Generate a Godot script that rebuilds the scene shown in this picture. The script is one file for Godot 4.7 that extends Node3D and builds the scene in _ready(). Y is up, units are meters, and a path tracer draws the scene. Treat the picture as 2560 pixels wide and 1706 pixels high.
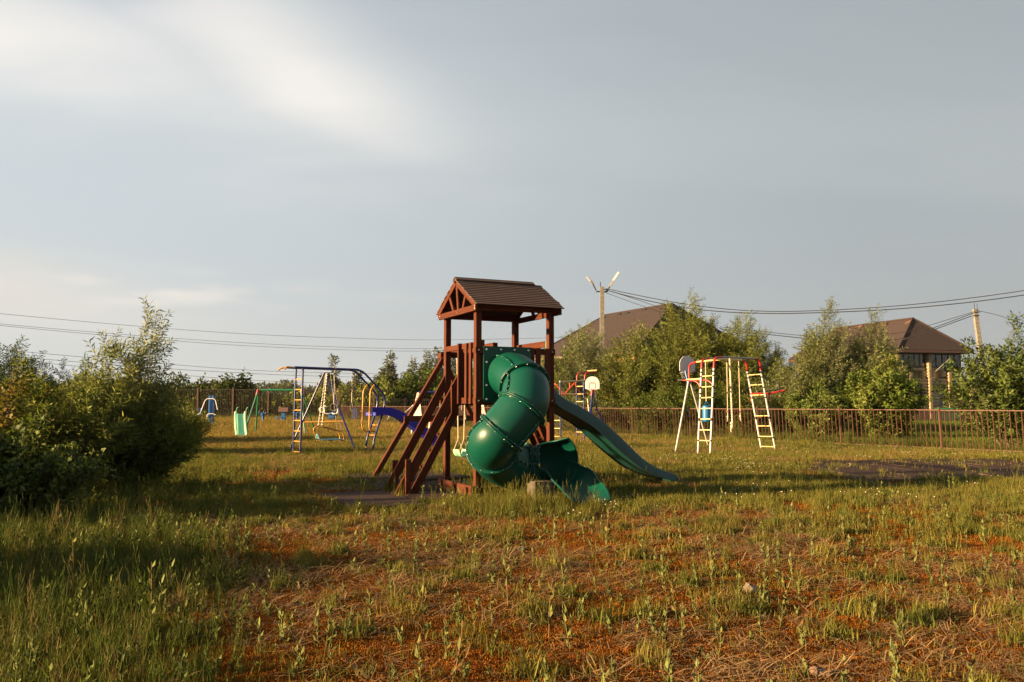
extends Node3D
# A playground at golden hour: wooden tower with a green tube slide on a mossy meadow, climbing frames, fences, willows and two houses.
# World: x right, y up, -z away from the camera (D below is the distance ahead, z = -D).

class Geo:
	var v := PackedVector3Array()
	var n := PackedVector3Array()
	var t := PackedVector2Array()
	var c := PackedColorArray()
	var ix := PackedInt32Array()
	var tint := Color.WHITE
	var uo := Vector2.ZERO

	func vert(p: Vector3, nn: Vector3, uv := Vector2.ZERO) -> int:
		v.append(p)
		n.append(nn)
		t.append(uv + uo)
		c.append(tint)
		return v.size() - 1

	func quad(a: Vector3, b: Vector3, cc: Vector3, d: Vector3, out: Vector3, uva := Vector2.ZERO, uvb := Vector2(1, 0), uvc := Vector2(1, 1), uvd := Vector2(0, 1)) -> void:
		var nn := (b - a).cross(cc - a)
		if nn.length_squared() < 1e-14:
			nn = (cc - a).cross(d - a)
		nn = nn.normalized()
		var flip := nn.dot(out) < 0.0
		if flip:
			nn = -nn
		var i := vert(a, nn, uva)
		vert(b, nn, uvb)
		vert(cc, nn, uvc)
		vert(d, nn, uvd)
		if flip:
			ix.append_array([i, i + 1, i + 2, i, i + 2, i + 3])
		else:
			ix.append_array([i, i + 2, i + 1, i, i + 3, i + 2])

	func tri(a: Vector3, b: Vector3, cc: Vector3, out: Vector3) -> void:
		var nn := (b - a).cross(cc - a).normalized()
		var flip := nn.dot(out) < 0.0
		if flip:
			nn = -nn
		var i := vert(a, nn, Vector2(a.x + a.z, a.y))
		vert(b, nn, Vector2(b.x + b.z, b.y))
		vert(cc, nn, Vector2(cc.x + cc.z, cc.y))
		if flip:
			ix.append_array([i, i + 1, i + 2])
		else:
			ix.append_array([i, i + 2, i + 1])

	# rows of points with smooth normals; «out» is a point inside (inside = true) or a direction to face
	func grid(rows: Array, out: Vector3, inside: bool, closed := false, us := 1.0, vs := 1.0) -> void:
		var nr := rows.size()
		var nc: int = rows[0].size()
		var base := v.size()
		var flip := 0.0
		var vv := 0.0
		for i in nr:
			if i > 0:
				vv += (rows[i][0] as Vector3).distance_to(rows[i - 1][0])
			var uu := 0.0
			for j in nc:
				var p: Vector3 = rows[i][j]
				if j > 0:
					uu += p.distance_to(rows[i][j - 1])
				var jl := j - 1
				var jr := j + 1
				if closed:
					jl = (nc - 2) if j == 0 else j - 1
					jr = 1 if j == nc - 1 else j + 1
				else:
					jl = maxi(jl, 0)
					jr = mini(jr, nc - 1)
				var du: Vector3 = rows[i][jr] - rows[i][jl]
				var dv: Vector3 = rows[mini(i + 1, nr - 1)][j] - rows[maxi(i - 1, 0)][j]
				var nn := du.cross(dv)
				if nn.length_squared() < 1e-16:
					nn = Vector3.UP
				nn = nn.normalized()
				vert(p, nn, Vector2(uu * us, vv * vs))
		# orientation from the middle
		var mi := nr / 2
		var acc := 0.0
		for j in nc:
			var k := base + mi * nc + j
			acc += n[k].dot(v[k] - out) if inside else n[k].dot(out)
		if acc < 0.0:
			for k in range(base, v.size()):
				n[k] = -n[k]
		for i in nr - 1:
			for j in nc - 1:
				var a := base + i * nc + j
				var b := a + 1
				var d := a + nc
				var e := d + 1
				if acc < 0.0:
					ix.append_array([a, b, e, a, e, d])
				else:
					ix.append_array([a, e, b, a, d, e])

	func prism(poly: Array, a: Vector3, b: Vector3, up: Vector3, us := 1.0, vs := 1.0) -> void:
		var f := (b - a).normalized()
		var r := f.cross(up)
		if r.length_squared() < 1e-8:
			r = f.cross(Vector3.RIGHT)
		r = r.normalized()
		var w := r.cross(f).normalized()
		var ln := a.distance_to(b)
		var k := poly.size()
		var mid := Vector2.ZERO
		for q in poly:
			mid += q
		mid /= k
		var per := 0.0
		for i in k:
			var p: Vector2 = poly[i]
			var q: Vector2 = poly[(i + 1) % k]
			var e := p.distance_to(q)
			var out := r * ((p + q) * 0.5 - mid).x + w * ((p + q) * 0.5 - mid).y
			quad(a + r * p.x + w * p.y, a + r * q.x + w * q.y, b + r * q.x + w * q.y, b + r * p.x + w * p.y, out,
				Vector2(per * us, 0), Vector2((per + e) * us, 0), Vector2((per + e) * us, ln * vs), Vector2(per * us, ln * vs))
			per += e
		for i in range(1, k - 1):
			tri(a + r * poly[0].x + w * poly[0].y, a + r * poly[i].x + w * poly[i].y, a + r * poly[i + 1].x + w * poly[i + 1].y, -f)
			tri(b + r * poly[0].x + w * poly[0].y, b + r * poly[i].x + w * poly[i].y, b + r * poly[i + 1].x + w * poly[i + 1].y, f)

	func bar(a: Vector3, b: Vector3, w: float, h: float, up := Vector3.UP, ch := 0.004, us := 3.0, vs := 0.5) -> void:
		var x := w / 2
		var y := h / 2
		prism([Vector2(-x + ch, -y), Vector2(x - ch, -y), Vector2(x, -y + ch), Vector2(x, y - ch), Vector2(x - ch, y), Vector2(-x + ch, y), Vector2(-x, y - ch), Vector2(-x, -y + ch)], a, b, up, us, vs)

	# box from corner to corner in the local axes, grain along «along»
	func box(lo: Vector3, hi: Vector3, along := 1, ch := 0.004) -> void:
		var m := (lo + hi) / 2
		var a := m
		var b := m
		a[along] = lo[along]
		b[along] = hi[along]
		var s := hi - lo
		if along == 1:
			bar(a, b, s.x, s.z, Vector3(0, 0, 1), ch)
		elif along == 0:
			bar(a, b, s.z, s.y, Vector3.UP, ch)
		else:
			bar(a, b, s.x, s.y, Vector3.UP, ch)

	func tube(pts: Array, r: float, sides := 8, r2 := -1.0, cap := true) -> void:
		var rows := []
		var k := pts.size()
		var up := Vector3.UP
		var f0: Vector3 = ((pts[1] as Vector3) - pts[0]).normalized()
		if absf(f0.dot(up)) > 0.95:
			up = Vector3(1, 0, 0.1).normalized()
		for i in k:
			var f: Vector3 = ((pts[mini(i + 1, k - 1)] as Vector3) - pts[maxi(i - 1, 0)]).normalized()
			var rt := f.cross(up).normalized()
			up = rt.cross(f).normalized()
			var rr := r if r2 < 0.0 else lerpf(r, r2, i / float(k - 1))
			var row := []
			for j in sides + 1:
				var a := TAU * j / sides
				row.append((pts[i] as Vector3) + (rt * cos(a) + up * sin(a)) * rr)
			rows.append(row)
		# find orientation with the centre of the middle row
		var mid := rows.size() / 2
		var cen: Vector3 = pts[mid]
		grid(rows, cen, true, true)
		if cap:
			for e in 2:
				var row: Array = rows[0 if e == 0 else k - 1]
				var out: Vector3 = (pts[0] - pts[1]) if e == 0 else (pts[k - 1] - pts[k - 2])
				for j in range(1, sides - 1):
					tri(row[0], row[j], row[j + 1], out)

	func lathe(prof: Array, at: Vector3, sides := 14, axis := Vector3.UP) -> void:
		var x := axis.cross(Vector3(0.31, 0.2, 0.9)).normalized()
		var z := x.cross(axis).normalized()
		var rows := []
		for q in prof:
			var row := []
			for j in sides + 1:
				var a := TAU * j / sides
				row.append(at + axis * q.y + (x * cos(a) + z * sin(a)) * q.x)
			rows.append(row)
		var m := rows.size() / 2
		grid(rows, at + axis * prof[m].y, true, true)

	func ball(at: Vector3, r: float, seg := 6) -> void:
		var prof := []
		for i in seg + 1:
			var a := -PI / 2 + PI * i / seg
			prof.append(Vector2(maxf(cos(a) * r, 0.0005), sin(a) * r))
		lathe(prof, at, seg + 2)

	func mesh(off := Vector3.ZERO) -> ArrayMesh:
		var vv := v
		if off != Vector3.ZERO:
			for i in vv.size():
				vv[i] -= off
		var arr := []
		arr.resize(Mesh.ARRAY_MAX)
		arr[Mesh.ARRAY_VERTEX] = vv
		arr[Mesh.ARRAY_NORMAL] = n
		arr[Mesh.ARRAY_TEX_UV] = t
		arr[Mesh.ARRAY_COLOR] = c
		arr[Mesh.ARRAY_INDEX] = ix
		var m := ArrayMesh.new()
		m.add_surface_from_arrays(Mesh.PRIMITIVE_TRIANGLES, arr)
		return m

var M := {}
var rng := RandomNumberGenerator.new()

# ---------------------------------------------------------------- objects
func thing(called: String, label: String, category: String, at := Vector3.ZERO, turn := 0.0, group := "") -> Node3D:
	var o := Node3D.new()
	o.name = called
	add_child(o, true)
	o.position = at
	o.rotation.y = turn
	tag(o, label, category, group)
	return o

func tag(o: Node, label: String, category: String, group := "") -> void:
	o.set_meta("label", label)
	o.set_meta("category", category)
	if group != "":
		o.set_meta("group", group)

func struct(called: String) -> Node3D:
	var o := Node3D.new()
	o.name = called
	add_child(o, true)
	o.set_meta("kind", "structure")
	return o

# a mesh of its own under a thing or a part; shapes are in world axes unless the thing is turned
func part(called: String, g: Geo, m: Material, parent: Node3D, off := Vector3.ZERO) -> MeshInstance3D:
	var o := MeshInstance3D.new()
	o.name = called
	o.mesh = g.mesh(off)
	o.material_override = m
	parent.add_child(o, true)
	return o

func same(called: String, mesh: Mesh, m: Material, parent: Node3D, at: Vector3, b := Basis.IDENTITY) -> MeshInstance3D:
	var o := MeshInstance3D.new()
	o.name = called
	o.mesh = mesh
	o.material_override = m
	parent.add_child(o, true)
	o.transform = Transform3D(b, at)
	return o

func multi(called: String, mesh: Mesh, m: Material, parent: Node3D, xf: Array, cols: Array) -> MultiMeshInstance3D:
	var mm := MultiMesh.new()
	mm.transform_format = MultiMesh.TRANSFORM_3D
	mm.use_colors = true
	mm.mesh = mesh
	mm.instance_count = xf.size()
	var buf := PackedFloat32Array()
	buf.resize(xf.size() * 16)
	for i in xf.size():
		var q: Transform3D = xf[i]
		var k := i * 16
		buf[k] = q.basis.x.x
		buf[k + 1] = q.basis.y.x
		buf[k + 2] = q.basis.z.x
		buf[k + 3] = q.origin.x
		buf[k + 4] = q.basis.x.y
		buf[k + 5] = q.basis.y.y
		buf[k + 6] = q.basis.z.y
		buf[k + 7] = q.origin.y
		buf[k + 8] = q.basis.x.z
		buf[k + 9] = q.basis.y.z
		buf[k + 10] = q.basis.z.z
		buf[k + 11] = q.origin.z
		var cc: Color = cols[i]
		buf[k + 12] = cc.r
		buf[k + 13] = cc.g
		buf[k + 14] = cc.b
		buf[k + 15] = 1.0
	mm.buffer = buf
	var o := MultiMeshInstance3D.new()
	o.name = called
	o.multimesh = mm
	o.material_override = m
	o.set_meta("kind", "stuff")
	parent.add_child(o, true)
	return o

func W(x: float, y: float, d: float) -> Vector3:
	return Vector3(x, y, -d)

func rnd(a: float, b: float) -> float:
	return rng.randf_range(a, b)

func lin(r: float, g: float, b: float) -> Color:
	return Color(r, g, b).linear_to_srgb()

func shade(k: float) -> Color:
	return Color(k, k, k)

# rounded corners for bent tubes
func bent(pts: Array, r: float, k := 5) -> Array:
	var out := [pts[0]]
	for i in range(1, pts.size() - 1):
		var p: Vector3 = pts[i]
		var a: Vector3 = pts[i - 1]
		var b: Vector3 = pts[i + 1]
		var q := minf(r, minf(p.distance_to(a), p.distance_to(b)) * 0.49)
		var s := p + (a - p).normalized() * q
		var e := p + (b - p).normalized() * q
		for j in k + 1:
			var t := j / float(k)
			out.append(s.lerp(p, t).lerp(p.lerp(e, t), t))
	out.append(pts[-1])
	return out

# ---------------------------------------------------------------- materials
func noise_image(w: int, h: int, freq: float, seed_: int, oct := 4) -> Image:
	var f := FastNoiseLite.new()
	f.noise_type = FastNoiseLite.TYPE_SIMPLEX_SMOOTH
	f.seed = seed_
	f.frequency = freq
	f.fractal_octaves = oct
	return f.get_seamless_image(w, h, false, false, 0.15)

func mat(col: Color, rough := 0.6, metal := 0.0) -> StandardMaterial3D:
	var m := StandardMaterial3D.new()
	m.albedo_color = col
	m.roughness = rough
	m.metallic = metal
	m.vertex_color_use_as_albedo = true
	return m

func tex(im: Image) -> ImageTexture:
	return ImageTexture.create_from_image(im)

# a texture from a two-colour mix (linear values) of a mask made of noise images
func blend_tex(size: int, ims: Array, weights: Array, cols: Array, gain := 1.6) -> Image:
	var out := Image.create(size, size, false, Image.FORMAT_RGB8)
	var dat := []
	for im in ims:
		im.convert(Image.FORMAT_L8)
		dat.append(im.get_data())
	var buf := PackedByteArray()
	buf.resize(size * size * 3)
	var lut := []
	for i in 256:
		var t := clampf((i / 255.0 - 0.5) * gain + 0.5, 0.0, 1.0) * (cols.size() - 1)
		var k := mini(int(t), cols.size() - 2)
		var c: Color = (cols[k] as Color).lerp(cols[k + 1], t - k).linear_to_srgb()
		lut.append([int(c.r * 255), int(c.g * 255), int(c.b * 255)])
	for i in size * size:
		var s := 0.0
		for k in dat.size():
			s += dat[k][i] * weights[k]
		var e: Array = lut[clampi(int(s), 0, 255)]
		buf[i * 3] = e[0]
		buf[i * 3 + 1] = e[1]
		buf[i * 3 + 2] = e[2]
	out.set_data(size, size, false, Image.FORMAT_RGB8, buf)
	out.generate_mipmaps()
	return out

func stretched(w: int, h: int, size: int, freq: float, s: int, oct := 4) -> Image:
	var im := noise_image(w, h, freq, s, oct)
	im.resize(size, size, Image.INTERPOLATE_CUBIC)
	return im

func make_materials() -> void:
	# stained timber, grain along v
	var g1 := stretched(512, 32, 512, 0.02, 11)
	var g2 := stretched(512, 64, 512, 0.06, 12, 3)
	var g3 := noise_image(512, 512, 0.012, 13)
	var wood := mat(Color.WHITE, 0.72)
	wood.albedo_texture = tex(blend_tex(512, [g1, g2, g3], [0.5, 0.25, 0.25], [Color(0.042, 0.0105, 0.005), Color(0.074, 0.020, 0.0085), Color(0.112, 0.034, 0.0155)]))
	wood.metallic_specular = 0.25
	wood.heightmap_enabled = true
	wood.heightmap_texture = tex(g2)
	wood.heightmap_scale = 0.25
	M.wood = wood
	var roofw := mat(Color.WHITE, 0.85)
	roofw.albedo_texture = tex(blend_tex(512, [g1, g2, g3], [0.4, 0.25, 0.35], [Color(0.042, 0.022, 0.015), Color(0.080, 0.043, 0.030), Color(0.14, 0.082, 0.058)]))
	roofw.heightmap_enabled = true
	roofw.heightmap_texture = tex(g2)
	roofw.heightmap_scale = 0.3
	M.roof_wood = roofw
	# moulded plastic
	var gp := noise_image(512, 512, 0.05, 21)
	var rough_im := blend_tex(256, [noise_image(256, 256, 0.01, 22), noise_image(256, 256, 0.2, 23)], [0.7, 0.3], [Color(0.085, 0.085, 0.085), Color(0.16, 0.16, 0.16)])
	var pl := mat(lin(0.0012, 0.050, 0.033), 1.0)
	pl.metallic_specular = 0.38
	pl.roughness_texture = tex(rough_im)
	pl.heightmap_enabled = true
	pl.heightmap_texture = tex(gp)
	pl.heightmap_scale = 0.05
	M.plastic = pl
	var sl := mat(Color.WHITE, 0.45)
	sl.albedo_texture = tex(scratched())
	M.slide_plastic = sl
	M.bolt = mat(lin(0.6, 0.6, 0.58), 0.3, 0.9)
	M.blue = mat(lin(0.006, 0.014, 0.115), 0.35)
	M.blue_worn = mat(lin(0.10, 0.14, 0.26), 0.5)
	M.blue_slide = mat(lin(0.004, 0.010, 0.28), 0.4)
	M.gym_blue = mat(lin(0.015, 0.10, 0.30), 0.4)
	M.yellow = mat(lin(0.50, 0.22, 0.02), 0.4)
	M.cream = mat(lin(0.50, 0.39, 0.16), 0.45)
	M.red = mat(lin(0.34, 0.014, 0.010), 0.35)
	M.orange_red = mat(lin(0.50, 0.06, 0.02), 0.4)
	M.white_paint = mat(lin(0.46, 0.43, 0.42), 0.35)
	M.white = mat(lin(0.60, 0.60, 0.58), 0.5)
	M.board = mat(lin(0.44, 0.44, 0.44), 0.5)
	M.black = mat(lin(0.012, 0.012, 0.012), 0.5)
	M.grey = mat(lin(0.22, 0.22, 0.21), 0.5)
	M.green_metal = mat(lin(0.012, 0.15, 0.065), 0.4)
	M.mint = mat(lin(0.20, 0.52, 0.32), 0.5)
	M.mint_rim = mat(lin(0.46, 0.72, 0.36), 0.5)
	M.teal_seat = mat(lin(0.10, 0.34, 0.40), 0.5)
	M.bag = mat(lin(0.01, 0.12, 0.28), 0.45)
	M.rope = mat(lin(0.55, 0.46, 0.33), 0.9)
	M.chain = mat(lin(0.35, 0.33, 0.30), 0.4, 0.8)
	M.net = mat(lin(0.2, 0.22, 0.2), 0.8)
	M.pink = mat(lin(0.56, 0.36, 0.28), 0.6)
	M.cable = mat(lin(0.02, 0.02, 0.022), 0.6)
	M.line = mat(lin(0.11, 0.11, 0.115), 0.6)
	# rusty brown fence paint
	var fp := mat(Color.WHITE, 0.65)
	fp.albedo_texture = tex(blend_tex(256, [noise_image(256, 256, 0.03, 31), noise_image(256, 256, 0.15, 32)], [0.6, 0.4], [Color(0.045, 0.017, 0.010), Color(0.075, 0.028, 0.014), Color(0.115, 0.044, 0.021)]))
	fp.uv1_triplanar = true
	fp.uv1_world_triplanar = true
	fp.uv1_scale = Vector3(2, 2, 2)
	M.fence = fp
	M.fence_dark = mat(lin(0.03, 0.014, 0.009), 0.7)
	# rubber tile
	var ru := mat(Color.WHITE, 0.9)
	ru.albedo_texture = tex(blend_tex(512, [noise_image(512, 512, 0.35, 41, 2), noise_image(512, 512, 0.02, 42)], [0.6, 0.4], [Color(0.030, 0.020, 0.018), Color(0.052, 0.035, 0.031), Color(0.085, 0.060, 0.052)]))
	ru.uv1_triplanar = true
	ru.uv1_world_triplanar = true
	ru.uv1_scale = Vector3(1.5, 1.5, 1.5)
	ru.metallic_specular = 0.12
	M.rubber = ru
	# concrete
	var co := mat(Color.WHITE, 0.9)
	co.albedo_texture = tex(blend_tex(256, [noise_image(256, 256, 0.02, 51), noise_image(256, 256, 0.3, 52)], [0.5, 0.5], [Color(0.10, 0.09, 0.075), Color(0.185, 0.17, 0.145), Color(0.26, 0.24, 0.205)]))
	co.uv1_triplanar = true
	co.uv1_world_triplanar = true
	co.uv1_scale = Vector3(1, 1, 1)
	co.normal_enabled = true
	var cn := noise_image(256, 256, 0.06, 53)
	cn.bump_map_to_normal_map(6.0)
	co.normal_texture = tex(cn)
	M.concrete = co
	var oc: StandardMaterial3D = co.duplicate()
	oc.albedo_color = lin(0.42, 0.38, 0.32)  # darker copy of the concrete: shade on the chute block put into its colour
	M.shaded_concrete = oc
	# roof shingles far away: courses are far under a pixel wide in height, grain in colour only
	var sh := mat(Color.WHITE, 0.9)
	sh.albedo_texture = tex(blend_tex(256, [stretched(64, 256, 256, 0.09, 61), noise_image(256, 256, 0.15, 62)], [0.6, 0.4], [Color(0.015, 0.008, 0.0065), Color(0.024, 0.012, 0.0095), Color(0.038, 0.020, 0.015)]))
	M.shingle = sh
	M.eave = mat(lin(0.09, 0.044, 0.03), 0.6)
	M.eave_dark = mat(lin(0.012, 0.013, 0.015), 0.6)
	var lg := mat(Color.WHITE, 0.75)
	lg.albedo_texture = tex(blend_tex(256, [stretched(256, 16, 256, 0.05, 71), noise_image(256, 256, 0.03, 72)], [0.6, 0.4], [Color(0.22, 0.155, 0.085), Color(0.32, 0.24, 0.145), Color(0.38, 0.30, 0.20)]))
	M.log = lg
	M.ochre = mat(lin(0.34, 0.19, 0.055), 0.8)
	M.dark_frame = mat(lin(0.03, 0.017, 0.012), 0.6)
	var gl := StandardMaterial3D.new()
	gl.albedo_color = lin(0.02, 0.018, 0.018)
	gl.roughness = 0.06
	gl.metallic_specular = 0.8
	M.window = gl
	# plants: colours come with the vertices and the copies
	var lf := mat(Color.WHITE, 0.55)
	lf.backlight_enabled = true
	lf.backlight = Color(0.9, 0.9, 0.6)
	lf.metallic_specular = 0.22
	M.leaf = lf
	var gr := mat(Color.WHITE, 0.65)
	gr.backlight_enabled = true
	gr.backlight = Color(0.8, 0.8, 0.55)
	gr.metallic_specular = 0.18
	M.grass = gr
	M.bark = mat(lin(0.13, 0.095, 0.06), 0.9)
	# ground: moss, soil and litter; broad colours come with the vertices
	var so := mat(Color.WHITE, 0.95)
	so.albedo_texture = tex(blend_tex(1024, [noise_image(1024, 1024, 0.012, 81, 5), noise_image(1024, 1024, 0.12, 82, 3), noise_image(1024, 1024, 0.4, 83, 2)], [0.4, 0.3, 0.3], [Color(0.26, 0.23, 0.21), Color(0.55, 0.50, 0.46), Color(0.95, 0.88, 0.78)], 1.7))
	so.heightmap_enabled = true
	so.heightmap_texture = tex(noise_image(1024, 1024, 0.05, 84, 5))
	so.heightmap_scale = 3.0
	so.metallic_specular = 0.15
	M.soil = so

# green slide side with long pale scratches
func scratched() -> Image:
	var s := 512
	var im := blend_tex(s, [noise_image(s, s, 0.01, 25), noise_image(s, s, 0.2, 26)], [0.6, 0.4], [Color(0.002, 0.030, 0.025), Color(0.003, 0.040, 0.033), Color(0.004, 0.050, 0.041)])
	var pale := lin(0.10, 0.19, 0.15)
	for k in 9:
		var x := 20.0 + k * 55.0
		var amp := 6.0 + 9.0 * (k % 3)
		for y in s * 2:
			var yy := y / 2.0
			var q := x + amp * sin(yy * (0.008 + 0.003 * (k % 4)) + k)
			im.set_pixel(clampi(int(q), 0, s - 1), int(yy), im.get_pixel(clampi(int(q), 0, s - 1), int(yy)).lerp(pale, 0.6))
	im.generate_mipmaps()
	return im

# ---------------------------------------------------------------- sky
func make_sky() -> ImageTexture:
	var w := 1536
	var h := 768
	var f := FastNoiseLite.new()
	f.seed = 5
	f.frequency = 1.0
	f.fractal_octaves = 5
	f.noise_type = FastNoiseLite.TYPE_SIMPLEX_SMOOTH
	var dat := PackedFloat32Array()
	dat.resize(w * h * 4)
	for y in h:
		var el := (0.5 - (y + 0.5) / h) * PI
		var eld := rad_to_deg(el)
		for x in w:
			var k := (y * w + x) * 4
			dat[k + 3] = 1.0
			if eld < -1.5:
				dat[k] = 0.10
				dat[k + 1] = 0.09
				dat[k + 2] = 0.06
				continue
			var az := wrapf((x + 0.5) / w * TAU, -PI, PI)
			var azd := rad_to_deg(az)
			var c := sky_colour(azd, maxf(eld, 0.0), f)
			dat[k] = c.x * SKY
			dat[k + 1] = c.y * SKY
			dat[k + 2] = c.z * SKY
	var im := Image.create_from_data(w, h, false, Image.FORMAT_RGBAF, dat.to_byte_array())
	return ImageTexture.create_from_image(im)

const SKY := 0.235

func blob(a: float, e: float, ca: float, ce: float, sa: float, se: float, tilt := 0.0) -> float:
	var da := wrapf(a - ca, -180.0, 180.0)
	var de := e - ce - tilt * da
	return exp(-(da * da) / (sa * sa) - (de * de) / (se * se))

# linear colours of air and cloud by compass and height in degrees (0 = ahead)
func sky_colour(a: float, e: float, f: FastNoiseLite) -> Vector3:
	var low := Vector3(0.64, 0.665, 0.655)
	var mid := Vector3(0.60, 0.665, 0.70)
	var top := Vector3(0.42, 0.48, 0.545)
	var c := low.lerp(mid, smoothstep(0.0, 13.0, e)).lerp(top, smoothstep(14.0, 40.0, e))
	# the air is paler and warmer towards the sun on the left, greyer away from it
	var ar := deg_to_rad(a)
	var s := cos(ar - deg_to_rad(-105.0))
	c = c.lerp(c * Vector3(0.66, 0.665, 0.665), smoothstep(0.35, -0.85, s))
	c = c.lerp(Vector3(0.90, 0.84, 0.74), 0.16 * smoothstep(0.15, 0.9, s) * exp(-e / 14.0))
	c = c.lerp(Vector3(0.76, 0.75, 0.72), 0.15 * smoothstep(0.2, 0.8, s) * smoothstep(40.0, 5.0, e))
	# thin veils everywhere
	var d := Vector3(sin(ar) * cos(deg_to_rad(e)), sin(deg_to_rad(e)), -cos(ar) * cos(deg_to_rad(e)))
	var q := d / (d.y + 0.22)
	var n1 := f.get_noise_3d(q.x * 0.28 + q.z * 0.1 + 3.0, q.z * 0.8, 1.7)
	var n2 := f.get_noise_3d(q.x * 1.0 + q.z * 0.4, q.z * 2.4, 7.7)
	var veil := smoothstep(-0.25, 0.6, n1 + 0.35 * n2)
	c = c.lerp(c * 1.08 + Vector3(0.015, 0.008, 0.0), veil * smoothstep(4.0, 14.0, e))
	# the bright bank of cloud upper left and the streak coming out of it
	var ed := 2.6 * n2 + 1.6 * n1
	var bank := blob(a, e + ed, -34.0, 21.6, 17.0, 4.3, -0.02)
	bank = maxf(bank, blob(a, e + ed * 0.5, -18.0, 23.4, 11.0, 4.2, -0.36) * 1.15)
	bank = maxf(bank, blob(a, e + ed, -17.0, 19.5, 12.0, 5.0, -0.1) * 0.5)
	bank = maxf(bank, blob(a, e + ed, -60.0, 24.0, 24.0, 7.0) * 0.9)
	c = c.lerp(Vector3(0.95, 0.91, 0.86), clampf(bank * (0.9 + 0.5 * n2), 0.0, 1.0) * 0.84)
	# blue gap above it
	c = c.lerp(Vector3(0.30, 0.38, 0.52), 0.55 * blob(a, e + ed * 0.6, -29.0, 27.0, 6.0, 1.6, -0.1))
	# warm low cloud at the left edge and small scraps
	c = c.lerp(Vector3(0.90, 0.80, 0.68), 0.5 * clampf(blob(a, e + ed * 0.35, -38.0, 7.6, 15.0, 2.3, -0.12), 0.0, 1.0))
	var scrap := clampf(0.12 + f.get_noise_3d(a * 0.13, e * 0.8, 3.1) * 3.2, 0.0, 1.0)
	c = c.lerp(Vector3(0.84, 0.80, 0.74), 0.95 * scrap * blob(a, e, -24.5, 7.4, 6.5, 1.1))
	c = c.lerp(Vector3(0.70, 0.68, 0.64), 0.5 * scrap * blob(a, e, -12.0, 7.6, 7.0, 0.5))
	# ragged brownish cloud upper right
	var rag := smoothstep(-0.05, 0.35, n2 + 0.4 * f.get_noise_3d(a * 0.12, e * 0.35, 9.0))
	c = c.lerp(Vector3(0.56, 0.52, 0.47), 0.8 * rag * blob(a, e, 27.0, 26.0, 6.5, 2.3, -0.12))
	c = c.lerp(Vector3(0.52, 0.50, 0.47), 0.6 * smoothstep(0.1, 0.5, n2) * blob(a, e, 32.5, 17.2, 2.0, 0.8))
	return c

# ---------------------------------------------------------------- fields over the meadow
var nz := FastNoiseLite.new()
var nz2 := FastNoiseLite.new()
const TA := 0.4537856          # the tower's turn
const TX := -0.546
const TD := 12.10

func tower_local(x: float, d: float) -> Vector2:
	var p := Vector2(x - TX, d - TD)
	return Vector2(p.x * cos(TA) + p.y * sin(TA), -p.x * sin(TA) + p.y * cos(TA))

# share of bare orange moss, 0..1
func moss(x: float, d: float) -> float:
	var a := nz.get_noise_2d(x * 1.0, d * 0.75) + 0.65 * nz2.get_noise_2d(x * 1.5, d * 1.2)
	var bias := lerpf(0.95, -0.08, smoothstep(7.0, 12.0, d))
	bias += 0.14 * smoothstep(24.0, 40.0, d)
	var side := x / maxf(d, 1.0) + 0.13 * nz.get_noise_2d(x * 1.1 + 11.0, d * 1.1)
	bias -= 0.28 * smoothstep(-0.34, -0.58, side) * smoothstep(20.0, 9.0, d)
	bias += 0.16 * smoothstep(-0.10, -0.25, side) * smoothstep(-0.5, -0.38, side) * smoothstep(8.0, 10.0, d) * smoothstep(17.0, 13.0, d)
	return clampf(0.5 + (a + bias) * 1.25, 0.0, 1.0)

func fence_d(x: float) -> float:
	return 41.4 - 1.4 * x if x > -0.5 else 42.1 - 1.66 * (x + 0.5)

# rubber mats, no grass on most of them
func on_mat(x: float, d: float) -> bool:
	var q := tower_local(x, d)
	for r in MATS:
		if q.x > r[0] and q.x < r[1] and q.y > r[2] and q.y < r[3]:
			return true
	if x > 6.3 and x < 13.4 and absf((d - 17.3) - 0.13 * (x - 9.5)) < 2.6 - 0.16 * absf(x - 9.8):
		return true
	if x > 4.2 and x < 5.7 and d > 21.6 and d < 23.3:
		return true
	return false

const MATS := [[-2.05, -1.0, -0.68, 0.42], [-2.05, -1.0, 0.43, 1.5], [-0.98, 0.05, -0.1, 1.5], [-0.98, 0.05, 1.52, 2.55], [-0.98, 0.05, 2.56, 3.6], [-0.98, 0.05, 3.62, 4.65], [0.07, 1.1, 1.7, 2.7], [0.07, 1.1, 2.72, 3.75], [0.07, 1.1, 3.77, 4.8]]

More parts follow.
